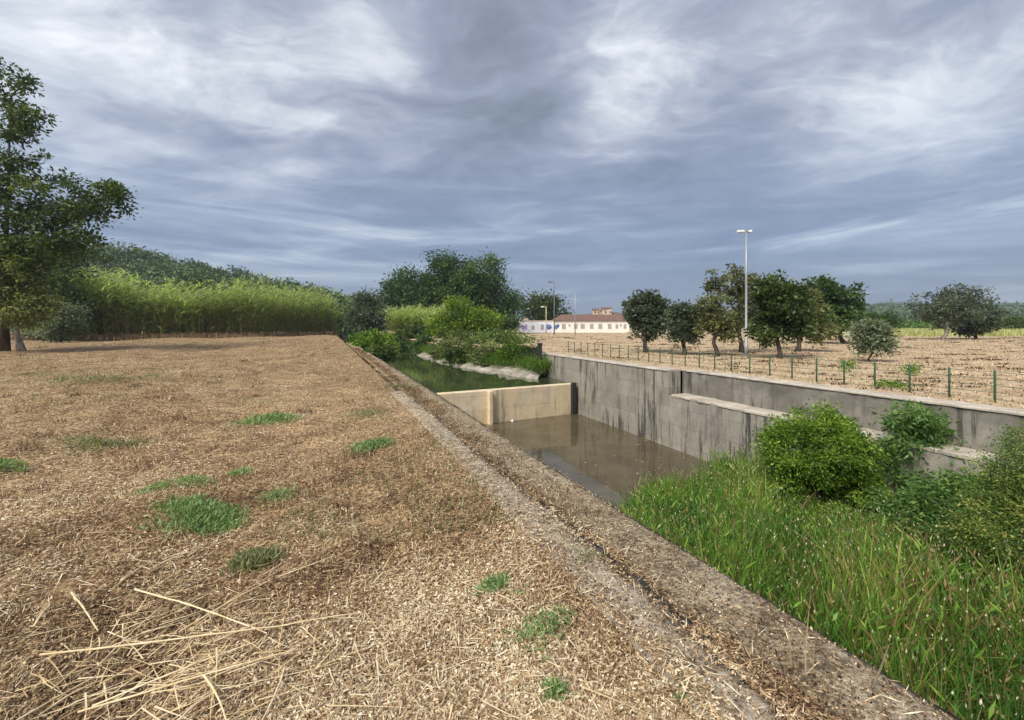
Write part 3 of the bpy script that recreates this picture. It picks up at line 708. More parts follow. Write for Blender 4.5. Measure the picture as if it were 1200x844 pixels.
def tree(name, lab, cat, base, ells, trunk_r, mat, bark, nclump, rcl, nleaf, lsz, seed, group=None, hollow=.35, trunk_pts=None, asp=.5, up=.5, dens=None, stems=1, zmin=None, tb=0.5, tilt=0.0):
    r = np.random.default_rng(seed)
    base = np.array(base, float)
    root = thing(name, lab, cat, base, group)
    E = np.array(ells)
    wgt = (E[:, 3] * E[:, 5]) ** 1.0
    if dens is not None: wgt = wgt * np.array(dens)
    wgt /= wgt.sum()
    ei = r.choice(len(E), nclump, p=wgt)
    dv = rand_dirs(nclump, r)
    tt = hollow + (1 - hollow) * r.uniform(size=nclump) ** .6
    tt *= r.uniform(.82, 1.12, nclump)
    cc = E[ei, :3] + dv * tt[:, None] * E[ei, 3:6]
    if zmin is None: zmin = base[2] + .1
    cc[:, 2] = np.maximum(cc[:, 2], zmin + rcl * .5)
    rc = rcl * r.uniform(.6, 1.3, nclump)
    ci = np.repeat(np.arange(nclump), nleaf); n = len(ci)
    off = r.normal(size=(n, 3)) * np.array([.55, .55, .4])
    p = cc[ci] + off * rc[ci][:, None]
    p[:, 2] = np.maximum(p[:, 2], zmin)
    d = unit(off + rand_dirs(n, r) * .8 + np.array([0, 0, -.1]))
    nm = rand_dirs(n, r) + np.array([0, 0, up])
    Ls = lsz * r.uniform(.6, 1.35, n)
    V, Fq = leaf_arrays(p, d, nm, Ls, Ls * asp * r.uniform(.7, 1.2, n), .15)
    ct = r.normal(0, .17, nclump)
    tin = np.clip(tb + ct[ci] + r.normal(0, .18, n), 0, 1)
    # trunk and limbs
    mb = MB()
    ctr = (E[:, :3] * wgt[:, None]).sum(0)
    if trunk_pts is None:
        tops = ctr + np.array([0, 0, .0])
        starts = [base + np.array([r.normal() * .1 * stems ** .5, r.normal() * .1 * stems ** .5, -.15]) * (1 if stems > 1 else np.array([0, 0, 1])) for _ in range(stems)]
        tps = []
        for st_ in starts:
            tgt = tops if stems == 1 else E[r.integers(len(E)), :3]
            q = np.linspace(0, 1, 6)[:, None]; pts = st_ * (1 - q) + tgt * q
            pts[1:-1] += r.normal(0, .035, (4, 3)) * np.linalg.norm(tgt - st_) * np.array([1, 1, .3])
            tps.append(pts)
    else:
        tps = [np.array(trunk_pts, float)]
    for pts in tps:
        rr = trunk_r * np.linspace(1.0, .4 if trunk_pts is None else .12, len(pts)); rr[0] *= 1.35
        mb.tube(pts, rr / (1 if stems == 1 else 1.6), 9)
    allp = np.concatenate([resample(q, 14)[4:] for q in tps])
    sel = r.choice(nclump, min(nclump, 46), replace=False)
    for i in sel:
        tgt = cc[i]; dist = np.linalg.norm(allp - tgt, axis=1) + (allp[:, 2] > tgt[2]) * 2.0
        a = allp[np.argmin(dist)]; q = np.linspace(0, 1, 5)[:, None]
        pts = a * (1 - q) + tgt * q; ln = np.linalg.norm(tgt - a)
        pts[1:-1] += r.normal(0, .05, (3, 3)) * ln; pts[1:4, 2] += np.array([.05, .07, .04]) * ln
        mb.tube(pts, trunk_r * np.linspace(.34, .07, 5), 5, cap=False)
    mb.build('trunk' if stems == 1 else 'stem', M[bark], root, smooth=True)
    arr_obj('crown', V, Fq, M[mat], root, tint=tin)
    return root

GB = 'broadleaf trees at the left edge'
b = G(6, 411)
tree('tree', 'tall sparse-topped broadleaf tree at the far left edge of the bank', 'tree', b,
     [ell(10, 105, 26, 30, 28, 1), ell(30, 140, 23, 20, 28, 1), ell(12, 165, 26, 44, 28), ell(2, 225, 40, 40, 28), ell(60, 235, 50, 38, 28, .9), ell(110, 236, 36, 24, 28, .9), ell(132, 226, 18, 12, 28), ell(40, 275, 60, 38, 28, .8), ell(85, 280, 36, 36, 28), ell(0, 320, 45, 50, 28), ell(-60, 220, 60, 90, 28)],
     .21, 'leaf_tree', 'bark', 350, .45, 66, .25, 41, GB, .3, [b + (0, 0, -.2), b + (-.15, 0, 4), b + (.1, 0, 8), b + (.25, 0, 12), b + (.3, 0, 16)], dens=[1.5, 1.7, 1.5, .9, 1.1, 1.3, 2.2, 1.1, 1.2, 1.6, .5], tb=.42)
b = G(25, 411)
tree('tree', 'smaller tree with a pale leaning trunk under the tall one at the left edge', 'tree', b,
     [ell(18, 340, 34, 30, 28, 1), ell(5, 365, 32, 20, 28), ell(40, 362, 22, 20, 28), ell(14, 315, 26, 22, 28)],
     .20, 'leaf_olive', 'bark_pale', 120, .5, 100, .2, 42, GB, .3, [b + (0.05, 0, -.2), b + (-.25, 0, 1), b + (-.5, 0.1, 2), b + (-.55, .1, 3.4)], tb=.6)
b = G(66, 402)
tree('shrub', 'grey-green shrub at the foot of the left trees beside the reeds', 'shrub', b, [ell(66, 385, 26, 16, 41), ell(80, 372, 16, 18, 41)], .06, 'leaf_grey', 'twig', 90, .5, 80, .22, 43, None, .2, stems=4, tb=.7)
b = G(60, 398)
tree('tree', 'dark dense tree standing between the left trees and the reeds', 'tree', b, [ell(58, 320, 36, 50, 50), ell(70, 360, 30, 34, 50), ell(40, 365, 40, 30, 50)], .2, 'leaf_deep', 'bark', 150, 1.0, 80, .4, 44, GB, .3)

GM = 'large trees behind the river'
b = G(488, 391)
tree('tree', 'left tree of the dark trio behind the river, lower and rounded', 'tree', b, [ell(482, 340, 34, 24, 92), ell(465, 350, 20, 16, 92), ell(500, 355, 34, 26, 92)], .5, 'leaf_deep', 'bark', 136, 1.55, 105, .55, 51, GM, .35)
b = G(524, 391)
tree('tree', 'middle tree of the dark trio behind the river, with an open lumpy top', 'tree', b, [ell(518, 316, 22, 20, 94), ell(536, 320, 20, 18, 94), ell(526, 345, 30, 30, 94), ell(510, 340, 18, 22, 94)], .5, 'leaf_deep', 'bark', 136, 1.5, 105, .55, 52, GM, .35)
b = G(572, 391)
tree('tree', 'right tree of the dark trio behind the river, tallest and broadest', 'tree', b, [ell(565, 328, 34, 30, 90), ell(580, 350, 32, 32, 90), ell(552, 350, 28, 30, 90), ell(598, 366, 14, 20, 90)], .55, 'leaf_deep', 'bark', 168, 1.5, 110, .55, 53, GM, .35)
b = G(634, 390)
tree('tree', 'rounded green tree behind the left end of the white building', 'tree', P(634, 390, 122) * np.array([1, 1, 0]), [ell(634, 362, 26, 17, 122), ell(650, 372, 18, 12, 122)], .4, 'leaf_tree', 'bark', 120, 1.9, 70, .7, 54, GM, .35, tb=.35)
b = G(430, 392)
tree('tree', 'dark bushy tree at the end of the reed bed by the river', 'tree', (P(430, 392, 66) * np.array([1, 1, 0])), [ell(428, 358, 14, 16, 66), ell(434, 374, 20, 16, 66), ell(424, 372, 15, 16, 66)], .2, 'leaf_grey', 'bark', 130, .85, 80, .38, 55, None, .3, tb=.35)
b = P(545, 396, 56) * np.array([1, 1, 0])
tree('tree', 'bright yellow-green tree in front of the dark trio by the river', 'tree', b, [ell(536, 366, 24, 18, 56), ell(560, 376, 26, 16, 56), ell(520, 382, 18, 14, 56), ell(540, 385, 36, 12, 56)], .16, 'leaf_lime', 'bark', 180, .75, 80, .32, 56, None, .3, tb=.45)
b = P(612, 390, 84) * np.array([1, 1, 0])
tree('shrub', 'dark shrub between the dark trio and the white building', 'shrub', b, [ell(598, 378, 14, 10, 84), ell(580, 382, 20, 9, 84)], .1, 'leaf_deep', 'twig', 60, .9, 80, .4, 57, None, .3, stems=4)

# shrubs on the river banks
shr = [
 (440, 401, 26, 12, 36, 'leaf_bush', -.3, 'bright green shrub at the top of the near river bank', .45),
 (425, 398, 14, 8, 45, 'leaf_bush', 0, 'small bright shrub behind the bright one on the near river bank', .4),
 (444, 414, 18, 10, 28, 'leaf_tree', -.9, 'dark green shrub hanging from the near river bank over the water', .6),
 (478, 398, 18, 16, 55, 'leaf_tree', -.6, 'green shrub by the water where the river bends away', .4),
 (500, 388, 14, 16, 66, 'leaf_deep', -.6, 'dark shrub at the end of the visible river', .4),
 (523, 410, 18, 15, 36, 'leaf_olive', -.9, 'olive shrub leaning over the far river bank at the bend', .5),
 (546, 415, 24, 13, 31.5, 'leaf_tree', -.8, 'mid green shrub on the far river bank', .5),
 (576, 414, 24, 12, 29.5, 'leaf_olive', -.6, 'olive green shrub above the broken concrete slope', .55),
 (603, 412, 20, 11, 27.8, 'leaf_lime', -.4, 'yellowish shrub above the concrete slope', .2),
 (619, 415, 12, 9, 26.5, 'leaf_tree', -.4, 'small dark shrub beside the sluice posts', .45),
 (585, 398, 40, 7, 40, 'leaf_yellow', 0, 'pale yellowish bush behind the shrubs of the far river bank', .3),
 (498, 405, 14, 12, 43, 'leaf_deep', -1.0, 'dark shrub dipping into the river where the bank lining ends', .6),
 (476, 410, 15, 13, 47, 'leaf_tree', -1.0, 'green shrub closing the river at the foot of the far bank', .5),
 (545, 396, 24, 9, 44, 'leaf_tree', 0, 'green bush under the yellow-green tree by the river', .6),
]
for i, (u, v, ru, rv, D, mt, zb, lab, tb) in enumerate(shr):
    c = P(u, v, D)
    tree('shrub', lab, 'shrub', (c[0], c[1], zb), [ell(u, v, ru, rv, D), ell(u - ru * .4, v + rv * .4, ru * .6, rv * .6, D), ell(u + ru * .5, v + rv * .3, ru * .55, rv * .6, D)],
         .06, mt, 'twig', 80, ru / F * D * .24, 75, .0042 * D + .03, 600 + i, 'shrubs along the river', .25, stems=4, zmin=zb - .6, tb=tb, asp=.6)

n = 9000; r = np.random.default_rng(640)
tq = r.uniform(0, 1, n) ** 1.2 * 5.999; i = np.clip(tq.astype(int), 0, 5); fr = (tq - i)[:, None]
p = (top[i] * (1 - fr) + top[i + 1] * fr) * .62 + (bot[i] * (1 - fr) + bot[i + 1] * fr) * .38 + r.normal(0, .28, (n, 2))
V, Fq = blade_arrays(np.stack([p[:, 0], p[:, 1], np.full(n, -.62) + r.normal(0, .17, n)], 1), unit(np.stack([r.normal(-.1, .4, n), r.normal(-.3, .4, n), np.ones(n)], 1)), r.normal(0, .7, (n, 3)) * np.array([1, 1, 0]) - np.array([.1, .4, 0]), r.uniform(.25, .7, n), np.full(n, .035), 3)
tag(arr_obj('bank_grass', V, Fq, M['marsh'], tint=np.repeat(np.clip(r.normal(.5, .22, n), 0, 1), 3)), 'rough grass hanging down the broken concrete bank', 'grass', kind='stuff')

# orchard trees on the right field
orch = [
 (758, 413, [(757, 362, 22, 21), (765, 380, 20, 18), (748, 376, 14, 16)], 'leaf_grey', .30, 190, 'dark round tree leftmost in the row on the dry field'),
 (801, 416, [(800, 372, 17, 20), (800, 386, 18, 16)], 'leaf_grey', .28, 150, 'dark narrow tree second from the left in the field row'),
 (841, 417, [(834, 362, 20, 18), (838, 382, 22, 16), (822, 374, 14, 16), (852, 388, 14, 12)], 'leaf_olive', .4, 150, 'olive tree with a forked reddish trunk left of the lamp post'),
 (869, 413, [(856, 330, 26, 22), (840, 338, 12, 12), (880, 352, 28, 26), (860, 372, 28, 22), (890, 338, 18, 18), (848, 382, 16, 12)], 'leaf_olive', .33, 230, 'tallest tree of the field row, thin purplish top, right behind the lamp post'),
 (913, 420, [(905, 342, 24, 20), (915, 366, 28, 26), (898, 388, 18, 13), (930, 352, 16, 18), (928, 386, 18, 12)], 'leaf_tree', .35, 240, 'broad leafy tree just right of the lamp post'),
 (934, 412, [(945, 360, 22, 24), (950, 384, 26, 16), (936, 345, 14, 14), (966, 390, 16, 9)], 'leaf_olive', .45, 170, 'olive green tree between the broad one and the rounded one'),
 (991, 403, [(968, 342, 24, 16), (988, 352, 22, 20), (975, 370, 30, 20), (1000, 368, 12, 14)], 'leaf_deep', .55, 230, 'rounded dense tree at the right end of the field row'),
]
for i, (u, vb, es, mt, tb, ncl, lab) in enumerate(orch):
    b = G(u, vb, .03); D = b[1]
    tree('tree', lab, 'tree', b, [ell(*e, D) for e in es], .011 * D / 2.4 + .02, mt, 'bark', int(ncl * (.60, .62, .5, .5, .58, .5, .6)[i]), .29 * D / 27, (56, 56, 44, 40, 54, 46, 60)[i], (.0085, .008, .0075, .0078, .0092, .008, .0085)[i] * D, 700 + i, 'trees in a row on the dry field', .3, tb=tb, asp=.55)
b = G(1021, 424, .03)
tree('tree', 'small grey-green sapling on the dry field right of the row', 'tree', b, [ell(1021, 388, 16, 15, b[1]), ell(1026, 402, 14, 12, b[1]), ell(1014, 400, 10, 12, b[1])], .045, 'leaf_grey', 'bark', 80, .30, 55, .16, 720, None, .2, tb=.8)
b = G(1103, 398, .03); D = b[1]
tree('tree', 'spreading dark tree with a feathery top standing alone on the far edge of the field', 'tree', b, [ell(1095, 360, 22, 16, D), ell(1118, 350, 22, 16, D), ell(1135, 346, 22, 13, D), ell(1105, 370, 28, 16, D), ell(1128, 368, 24, 14, D)], .2, 'leaf_grey', 'bark_pale', 150, .5, 44, .32, 721, 'lone trees at the field edge', .3, tb=.35)
b = G(1143, 397.5, .03); D = b[1]
tree('tree', 'smaller dark tree right of the spreading one at the far edge of the field', 'tree', b, [ell(1146, 370, 18, 14, D), ell(1140, 380, 16, 12, D)], .14, 'leaf_grey', 'bark', 100, .65, 60, .36, 722, 'lone trees at the field edge', .3, tb=.3)
b = P(1040, 392, 85) * np.array([1, 1, 0])
tree('shrub', 'dark round shrub at the field edge behind the sapling', 'shrub', b, [ell(1038, 380, 12, 11, 85), ell(1015, 378, 16, 12, 88)], .1, 'leaf_deep', 'twig', 80, .9, 70, .5, 723, None, .3, stems=4)
b = P(1185, 386, 92) * np.array([1, 1, 0])
tree('shrub', 'wide dark shrub at the right end of the far field edge', 'shrub', b, [ell(1185, 383, 24, 8, 92), ell(1200, 380, 22, 10, 92)], .1, 'leaf_tree', 'twig', 90, .9, 70, .5, 724, None, .3, stems=5)

# shrubs in the canal
b = np.array([6.4, 9.2, -2.55])
tree('bush', 'big rounded bright green bush growing in the canal against the wall', 'bush', b,
     [ell(955, 525, 52, 42, 9.0), ell(984, 533, 40, 40, 9.1), ell(925, 525, 34, 32, 9.0), ell(965, 570, 60, 34, 9.0), ell(990, 572, 28, 32, 9.1), ell(960, 495, 30, 20, 9.0)],
     .06, 'leaf_bush', 'twig', 460, .16, 120, .066, 801, 'shrubs growing in the canal', .6, stems=7, zmin=-2.4, asp=.38, tb=.5)
b = np.array([8.3, 8.9, -2.55])
tree('bush', 'loose upright green shrub with feathery leaves right of the rounded bush', 'bush', b,
     [ell(1064, 490, 26, 16, 8.9), ell(1082, 520, 34, 26, 8.9), ell(1100, 505, 22, 12, 8.9), ell(1075, 560, 34, 30, 8.9), ell(1050, 520, 18, 26, 8.9)],
     .05, 'leaf_ash', 'twig', 105, .17, 55, .11, 802, 'shrubs growing in the canal', .3, stems=5, zmin=-2.4, asp=.34, tb=.55)
b = np.array([7.0, 6.2, -2.5])
tree('bush', 'yellowing straggly shrub cut by the right edge of the picture', 'bush', b,
     [ell(1175, 570, 34, 38, 6.2), ell(1200, 545, 30, 36, 6.2), ell(1160, 620, 44, 44, 6.1), ell(1215, 620, 50, 60, 6.1), ell(1240, 560, 50, 60, 6.3), ell(1190, 670, 44, 34, 6.0)],
     .04, 'leaf_yellow', 'twig', 330, .16, 100, .05, 803, 'shrubs growing in the canal', .3, stems=8, zmin=-2.4, asp=.34, tb=.46)
b = np.array([8.0, 7.6, -2.5])
tree('bush', 'low dark shrub between the feathery shrub and the yellowing one', 'bush', b,
     [ell(1110, 595, 40, 26, 7.6), ell(1060, 600, 28, 22, 7.8), ell(1140, 580, 30, 26, 7.7)],
     .03, 'leaf_ash', 'twig', 170, .18, 70, .085, 804, 'shrubs growing in the canal', .3, stems=6, zmin=-2.4, asp=.4, tb=.5)

# ------------------------------------------------------------------ marsh in the canal
n = 62000; r = np.random.default_rng(61)
o = r.uniform(.05, 8.3, n); s = r.uniform(-4, 12.5, n)
ro = None
pos = (o + E0)[:, None] * NL + s[:, None] * DL
rof, rs = r_os(pos[:, 0], pos[:, 1])
edge = 10.25 + (pos[:, 0] - 2.8) * .74 + .5 * np.sin(pos[:, 0] * 2.3) * .5 + r.normal(0, .22, n)
kp = (rof < 10.5) & (pos[:, 1] < edge) & (pos[:, 1] > 1.5)
pos = pos[kp]; n = len(pos); o = o[kp]; s = s[kp]; rof = rof[kp]; edge = edge[kp]
fr = np.clip((edge - pos[:, 1]) / 3, 0, 1)
vz = np.sin(pos[:, 0] * 1.3 + .5) + np.sin(pos[:, 1] * 1.7 + pos[:, 0]) + np.sin(pos[:, 0] * 2.9 - pos[:, 1] * 2.1)
bushd = np.hypot(pos[:, 0] - 6.2, pos[:, 1] - 8.3)
H = (.5 + .45 * fr + .10 * vz) * r.uniform(.4, 1.15, n) * (1 - .5 * np.exp(-(bushd / 1.2) ** 2))
bent = np.where(r.uniform(size=n) < .22, 3.2, 1.0)
lean = np.stack([r.normal(.04, .18, n) * bent, r.normal(0, .18, n) * bent, np.zeros(n)], 1)
base = np.stack([pos[:, 0], pos[:, 1], np.full(n, -2.62) + .25 * fr], 1)
dry = (r.uniform(size=n) < np.clip(.08 + .22 * np.clip((8.2 - pos[:, 1]) / 4, 0, 1) + .06 * vz, .02, .4))
tin = np.where(dry, r.uniform(0, .17, n), np.clip(.56 + .13 * vz - .22 * np.clip((rof - 7) / 3, 0, 1) + r.normal(0, .17, n), .22, 1))
d0 = unit(np.stack([r.normal(0, .12, n), r.normal(0, .12, n), np.ones(n)], 1))
V, Fq = blade_arrays(base, d0, lean, H * np.where(dry, 1.1, 1), r.uniform(.014, .036, n), 3)
tag(arr_obj('marsh_grass', V, Fq, M['marsh'], tint=np.repeat(tin, 3)), 'tall green marsh grass filling the near end of the canal', 'marsh grass', kind='stuff')
q = r.choice(n, 80000); hq = r.uniform(.5, 1.05, 80000)
lp = base[q] + (d0[q] + lean[q] * .8) * (H[q] * hq)[:, None] + r.normal(0, .05, (80000, 3))
zone = np.clip((8.0 - lp[:, 1]) / 4, 0, 1); keepq = r.uniform(size=80000) < (.35 + .65 * zone) * np.clip(.55 + .4 * (np.sin(lp[:, 0] * 2.7) + np.sin(lp[:, 1] * 3.3 + lp[:, 0])), .08, 1)
lp = lp[keepq]; zone = zone[keepq]; m = len(lp); L = r.uniform(.09, .26, m) * (1 - .25 * zone); W = r.uniform(.014, .034, m)
lp[:, 2] -= L * .4
V, Fq = leaf_arrays(lp, rand_dirs(m, r) * np.array([.75, .75, .5]) + np.array([0, 0, .85]), rand_dirs(m, r) * np.array([1, 1, .4]), L, W, .25)
tq = np.clip(r.normal(.60, .22, m) + .1 * np.sin(lp[:, 0] * 2.1 + lp[:, 1] * 1.4), .24, 1); mott = np.sin(lp[:, 0] * 1.9 + 2) * np.sin(lp[:, 1] * 2.3 + lp[:, 0]) + .6 * np.sin(lp[:, 0] * 4.7 - lp[:, 1] * 3.9); tq = np.clip(tq + .10 * mott - .10 * zone, .23, 1); br = r.uniform(size=m) < np.clip(.05 + .22 * zone + .08 * mott, .02, .5); tq = np.where(br, r.uniform(0, .2, m), tq)
tag(arr_obj('marsh_herbs', V, Fq, M['marsh'], tint=tq), 'small leaved herbs mixed into the marsh grass', 'herbs', kind='stuff')
sel = r.choice(n, 11000, replace=False, p=(np.where(dry, 3.0, .6) / np.where(dry, 3.0, .6).sum()))
tp = base[sel] + (d0[sel] + lean[sel]) * H[sel][:, None]
tp[:, 2] += .02
m = len(sel)
V, Fq = leaf_arrays(tp, d0[sel] + lean[sel], rand_dirs(m, r), r.uniform(.02, .05, m), r.uniform(.009, .018, m), .4)
tag(arr_obj('seed_heads', V, Fq, M['seed'], tint=r.beta(1.5, 1.3, m)), 'pale seed heads scattered over the marsh grass', 'seed heads', kind='stuff')

n = 26000; r = np.random.default_rng(66)
s = 1 + 34 * r.uniform(size=n) ** 1.3; o = r.normal(-.46, .14, n); kp = (o < -.04) & (o > -.95) & (r.uniform(size=n) < np.clip((s - 1.5) / 7, .10, 1)); s, o = s[kp], o[kp]; n = len(s)
p = (o + E0)[:, None] * NL + s[:, None] * DL
clump = np.sin(s * 2.3) + np.sin(s * 5.1 + 2) * .7 + np.sin(s * .8)
V, Fq = blade_arrays(np.stack([p[:, 0], p[:, 1], np.full(n, -.06)], 1), unit(np.stack([r.normal(0, .5, n), r.normal(0, .5, n), np.ones(n)], 1)), r.normal(0, .5, (n, 3)) * np.array([1, 1, 0]), r.uniform(.04, .13, n) * np.clip(.7 + .25 * clump, .3, 1.4), .006 * (1 + s * .12), 2)
tag(arr_obj('dead_weeds', V, Fq, M['straw'], tint=np.repeat(np.clip(r.beta(1.6, 3.0, n) + .06 * clump, 0.02, 1), 2)), 'dead brown weeds and debris caught along the wall top', 'dead weeds', kind='stuff')

# bits floating on the pool, gathered along its edges
n = 900; r = np.random.default_rng(67)
x = r.uniform(-2.5, 6.5, n); y = r.uniform(9.5, 21, n); of, rs = r_os(x, y); lo, ls = l_os(x, y)
q = (np.array([x, y]).T - wl); wa, wb = q @ wd, q @ wn
kp = (of < 10.55) & (lo > .1) & (wb > .05) & ((r.uniform(size=n) < np.exp(-(10.6 - of) / .35)) | (r.uniform(size=n) < np.exp(-wb / .4)) | (r.uniform(size=n) < .16))
x, y = x[kp], y[kp]; n = len(x)
V, Fq = leaf_arrays(np.stack([x, y, np.full(n, -2.592)], 1), np.stack([r.normal(size=n), r.normal(size=n), np.zeros(n)], 1), np.array([[0, 0, 1.]]).repeat(n, 0), r.uniform(.03, .12, n), r.uniform(.02, .06, n), .03)
tag(arr_obj('floating_debris', V, Fq, M['straw'], tint=r.beta(1.2, 1.5, n)), 'dead leaves and scum floating on the brown pool', 'debris', kind='stuff')

# dry stalks standing on the wall top
for i, (u, v, h, lab) in enumerate(((787, 655, .42, 'pair of thin dry stalks standing in the gutter beyond the kerb bend'), (938, 790, .55, 'thin tall dry stalks growing from the gutter near the bottom right'))):
    c = G(u, v, -.05); r = np.random.default_rng(900 + i); k_ = 5
    p = np.stack([c[0] + r.normal(0, .03, k_), c[1] + r.normal(0, .03, k_), np.full(k_, -.08)], 1)
    V, Fq = blade_arrays(p, np.array([[0, 0, 1.]]).repeat(k_, 0), r.normal(0, .12, (k_, 3)) * np.array([1, 1, 0]), h * r.uniform(.5, 1, k_), np.full(k_, .008), 4)
    tag(arr_obj('dry_stalks', V, Fq, M['straw'], tint=np.repeat(r.uniform(.3, .7, k_), 4)), lab, 'stalks', 'dry stalks on the wall top')
# fallen twig over the coping
a, b = G(1022, 812, 0.0), G(1042, 786, .02)
V, Fq = tube(np.array([a + (0, 0, .02), (a + b) / 2 + (0, 0, .06), b + (0, 0, .12)]), [.006, .005, .003], 6)
tag(arr_obj('twig', V, Fq, M['twig']), 'short dark twig sticking up from the wall coping at the bottom right', 'twig')

# ------------------------------------------------------------------ reed beds
def reeds(name, lab, line, depth, n, H0, seed, tshift=0.0, lw=.19):
    r = np.random.default_rng(seed); line = np.array(line, float)
    tt = r.uniform(0, 1, n) * (len(line) - 1); i = np.clip(tt.astype(int), 0, len(line) - 2); fr = (tt - i)[:, None]
    p = line[i] * (1 - fr) + line[i + 1] * fr
    dd = unit(line[-1] - line[0]); back = np.array([-dd[1], dd[0]])
    p = p + back * (r.uniform(0, 1, n) ** 1.3 * depth)[:, None] + r.normal(0, .3, (n, 2))
    hv = 1 + .10 * np.sin(p[:, 0] * .33 + 1) + .08 * np.sin(p[:, 0] * 1.3 + p[:, 1] * .8 + 2) + .07 * np.sin(p[:, 0] * 2.1 + p[:, 1]) + .07 * np.sin(p[:, 0] * .9) + .06 * np.sin(p[:, 1] * .7)
    H = (H0[0] + (H0[1] - H0[0]) * tt / (len(line) - 1)) * hv * r.uniform(.72, 1.14, n)
    base = np.stack([p[:, 0], p[:, 1], np.zeros(n)], 1)
    lean = np.stack([r.normal(.08, .2, n), r.normal(-.05, .2, n), np.zeros(n)], 1)
    d0 = unit(np.stack([r.normal(0, .05, n), r.normal(0, .05, n), np.ones(n)], 1))
    V1, F1 = blade_arrays(base, d0, lean, H, np.full(n, .055), 3)
    t1 = np.repeat(r.uniform(.02, .2, n), 3)
    k = 11; m = n * k; ci = np.repeat(np.arange(n), k)
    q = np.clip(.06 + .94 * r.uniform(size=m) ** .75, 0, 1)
    lp = base[ci] + d0[ci] * (H[ci] * q)[:, None] + lean[ci] * (H[ci] * q ** 2)[:, None]
    th = r.uniform(0, 6.283, m); el_ = r.uniform(.1, 1.1, m)
    d = np.stack([np.cos(th) * np.cos(el_), np.sin(th) * np.cos(el_), np.sin(el_)], 1)
    lv = np.stack([np.cos(th), np.sin(th), np.zeros(m)], 1) * r.uniform(.2, .7, m)[:, None]
    V2, F2 = blade_arrays(lp, d, lv, r.uniform(.55, 1.15, m), r.uniform(.7, 1.3, m) * lw, 2)
    var = .10 * np.sin(p[:, 0] * .25 + 2) + .08 * np.sin(p[:, 0] * .8)
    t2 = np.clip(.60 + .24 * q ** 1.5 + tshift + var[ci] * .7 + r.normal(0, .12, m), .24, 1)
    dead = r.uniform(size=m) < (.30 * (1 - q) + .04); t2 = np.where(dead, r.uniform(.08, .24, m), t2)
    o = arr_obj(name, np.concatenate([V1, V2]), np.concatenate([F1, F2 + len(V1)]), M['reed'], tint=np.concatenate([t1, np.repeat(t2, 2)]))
    return tag(o, lab, 'reeds', kind='stuff')
reeds('reed_bed', 'tall band of green giant reeds along the back of the near bank', [(-55, 50), (-47.5, 54), (-38, 62), (-30, 76)], 5, 2300, (7.3, 6.3), 71)
reeds('reed_bed', 'bright green reeds between the dark bushy tree and the yellow-green tree', [P(452, 392, 72)[:2], P(512, 392, 70)[:2]], 6, 700, (3.6, 3.9), 72, .12)

# weedy fringe under the reeds
n = 9000; r = np.random.default_rng(73)
ln = np.array([(-62, 46), (-47, 53.3), (-38, 61), (-30, 75)], float); tt = r.uniform(0, 2.999, n); i = tt.astype(int); fr = (tt - i)[:, None]
p = ln[i] * (1 - fr) + ln[i + 1] * fr + r.normal(0, .6, (n, 2))
V, Fq = blade_arrays(np.stack([p[:, 0], p[:, 1], np.zeros(n)], 1), np.array([[0, 0, 1.]]).repeat(n, 0), r.normal(0, .4, (n, 3)) * np.array([1, 1, 0]), r.uniform(.2, .9, n), np.full(n, .05), 2)
tag(arr_obj('dry_fringe', V, Fq, M['straw'], tint=np.repeat(r.beta(2, 2.2, n), 2)), 'dry brown grass fringe at the foot of the reeds', 'grass', kind='stuff')

# ------------------------------------------------------------------ right field cover
n = 30000; r = np.random.default_rng(81)
D = 8.5 * (95 / 8.5) ** r.uniform(size=n); u = r.uniform(560, 1300, n); x = (u - 600) / F * D; y = D
of, s = r_os(x, y); lo, ls = l_os(x, y)
row = np.sin(of * 2.1 + .4 * np.sin(s * .4))
kp = (of > 11.8) & (lo > 9) & ((row > .1) | (r.uniform(size=n) < .65)) & ~((y > 62) & (x > 52)); x, y, D = x[kp], y[kp], D[kp]; n = len(x)
H = r.uniform(.02, .08, n) * (1 + D * .012)
V, Fq = blade_arrays(np.stack([x, y, np.full(n, .03)], 1), np.array([[0, 0, 1.]]).repeat(n, 0), r.normal(0, .7, (n, 3)) * np.array([1, 1, 0]), H, .008 * (1 + D * .2), 2)
tag(arr_obj('dry_grass', V, Fq, M['straw'], tint=np.repeat(np.clip(r.beta(2.4, 1.7, n), 0, 1), 2)), 'dry tan grass on the far field', 'grass', kind='stuff')
# dark low tussocks in loose rows over the field
n = 300; r = np.random.default_rng(82); D = 9.5 * (70 / 9.5) ** r.uniform(size=n); u = r.uniform(600, 1260, n); x = (u - 600) / F * D
x, y = x, D
of, s = r_os(x, y); lo, ls = l_os(x, y); kp = (of > 12.4) & (lo > 10) & ~((y > 60) & (x > 50)); x, y, D = x[kp], y[kp], D[kp]
k = 26; ci = np.repeat(np.arange(len(x)), k); m = len(ci)
wx = r.uniform(.10, .26, len(x)) * (1 + D * .02)
p = np.stack([x[ci] + r.normal(0, 1, m) * wx[ci], y[ci] + r.normal(0, .06, m), np.full(m, .03)], 1)
V, Fq = blade_arrays(p, np.array([[0, 0, 1.]]).repeat(m, 0), r.normal(0, .8, (m, 3)) * np.array([1, 1, 0]), r.uniform(.03, .09, m) * (1 + D[ci] * .012), .012 * (1 + D[ci] * .2), 2)
tag(arr_obj('dark_tussocks', V, Fq, M['straw'], tint=np.repeat(np.clip(r.beta(1.3, 6, m), 0, 1), 2)), 'low dark dead tussocks dotted over the far field', 'tussocks', kind='stuff')
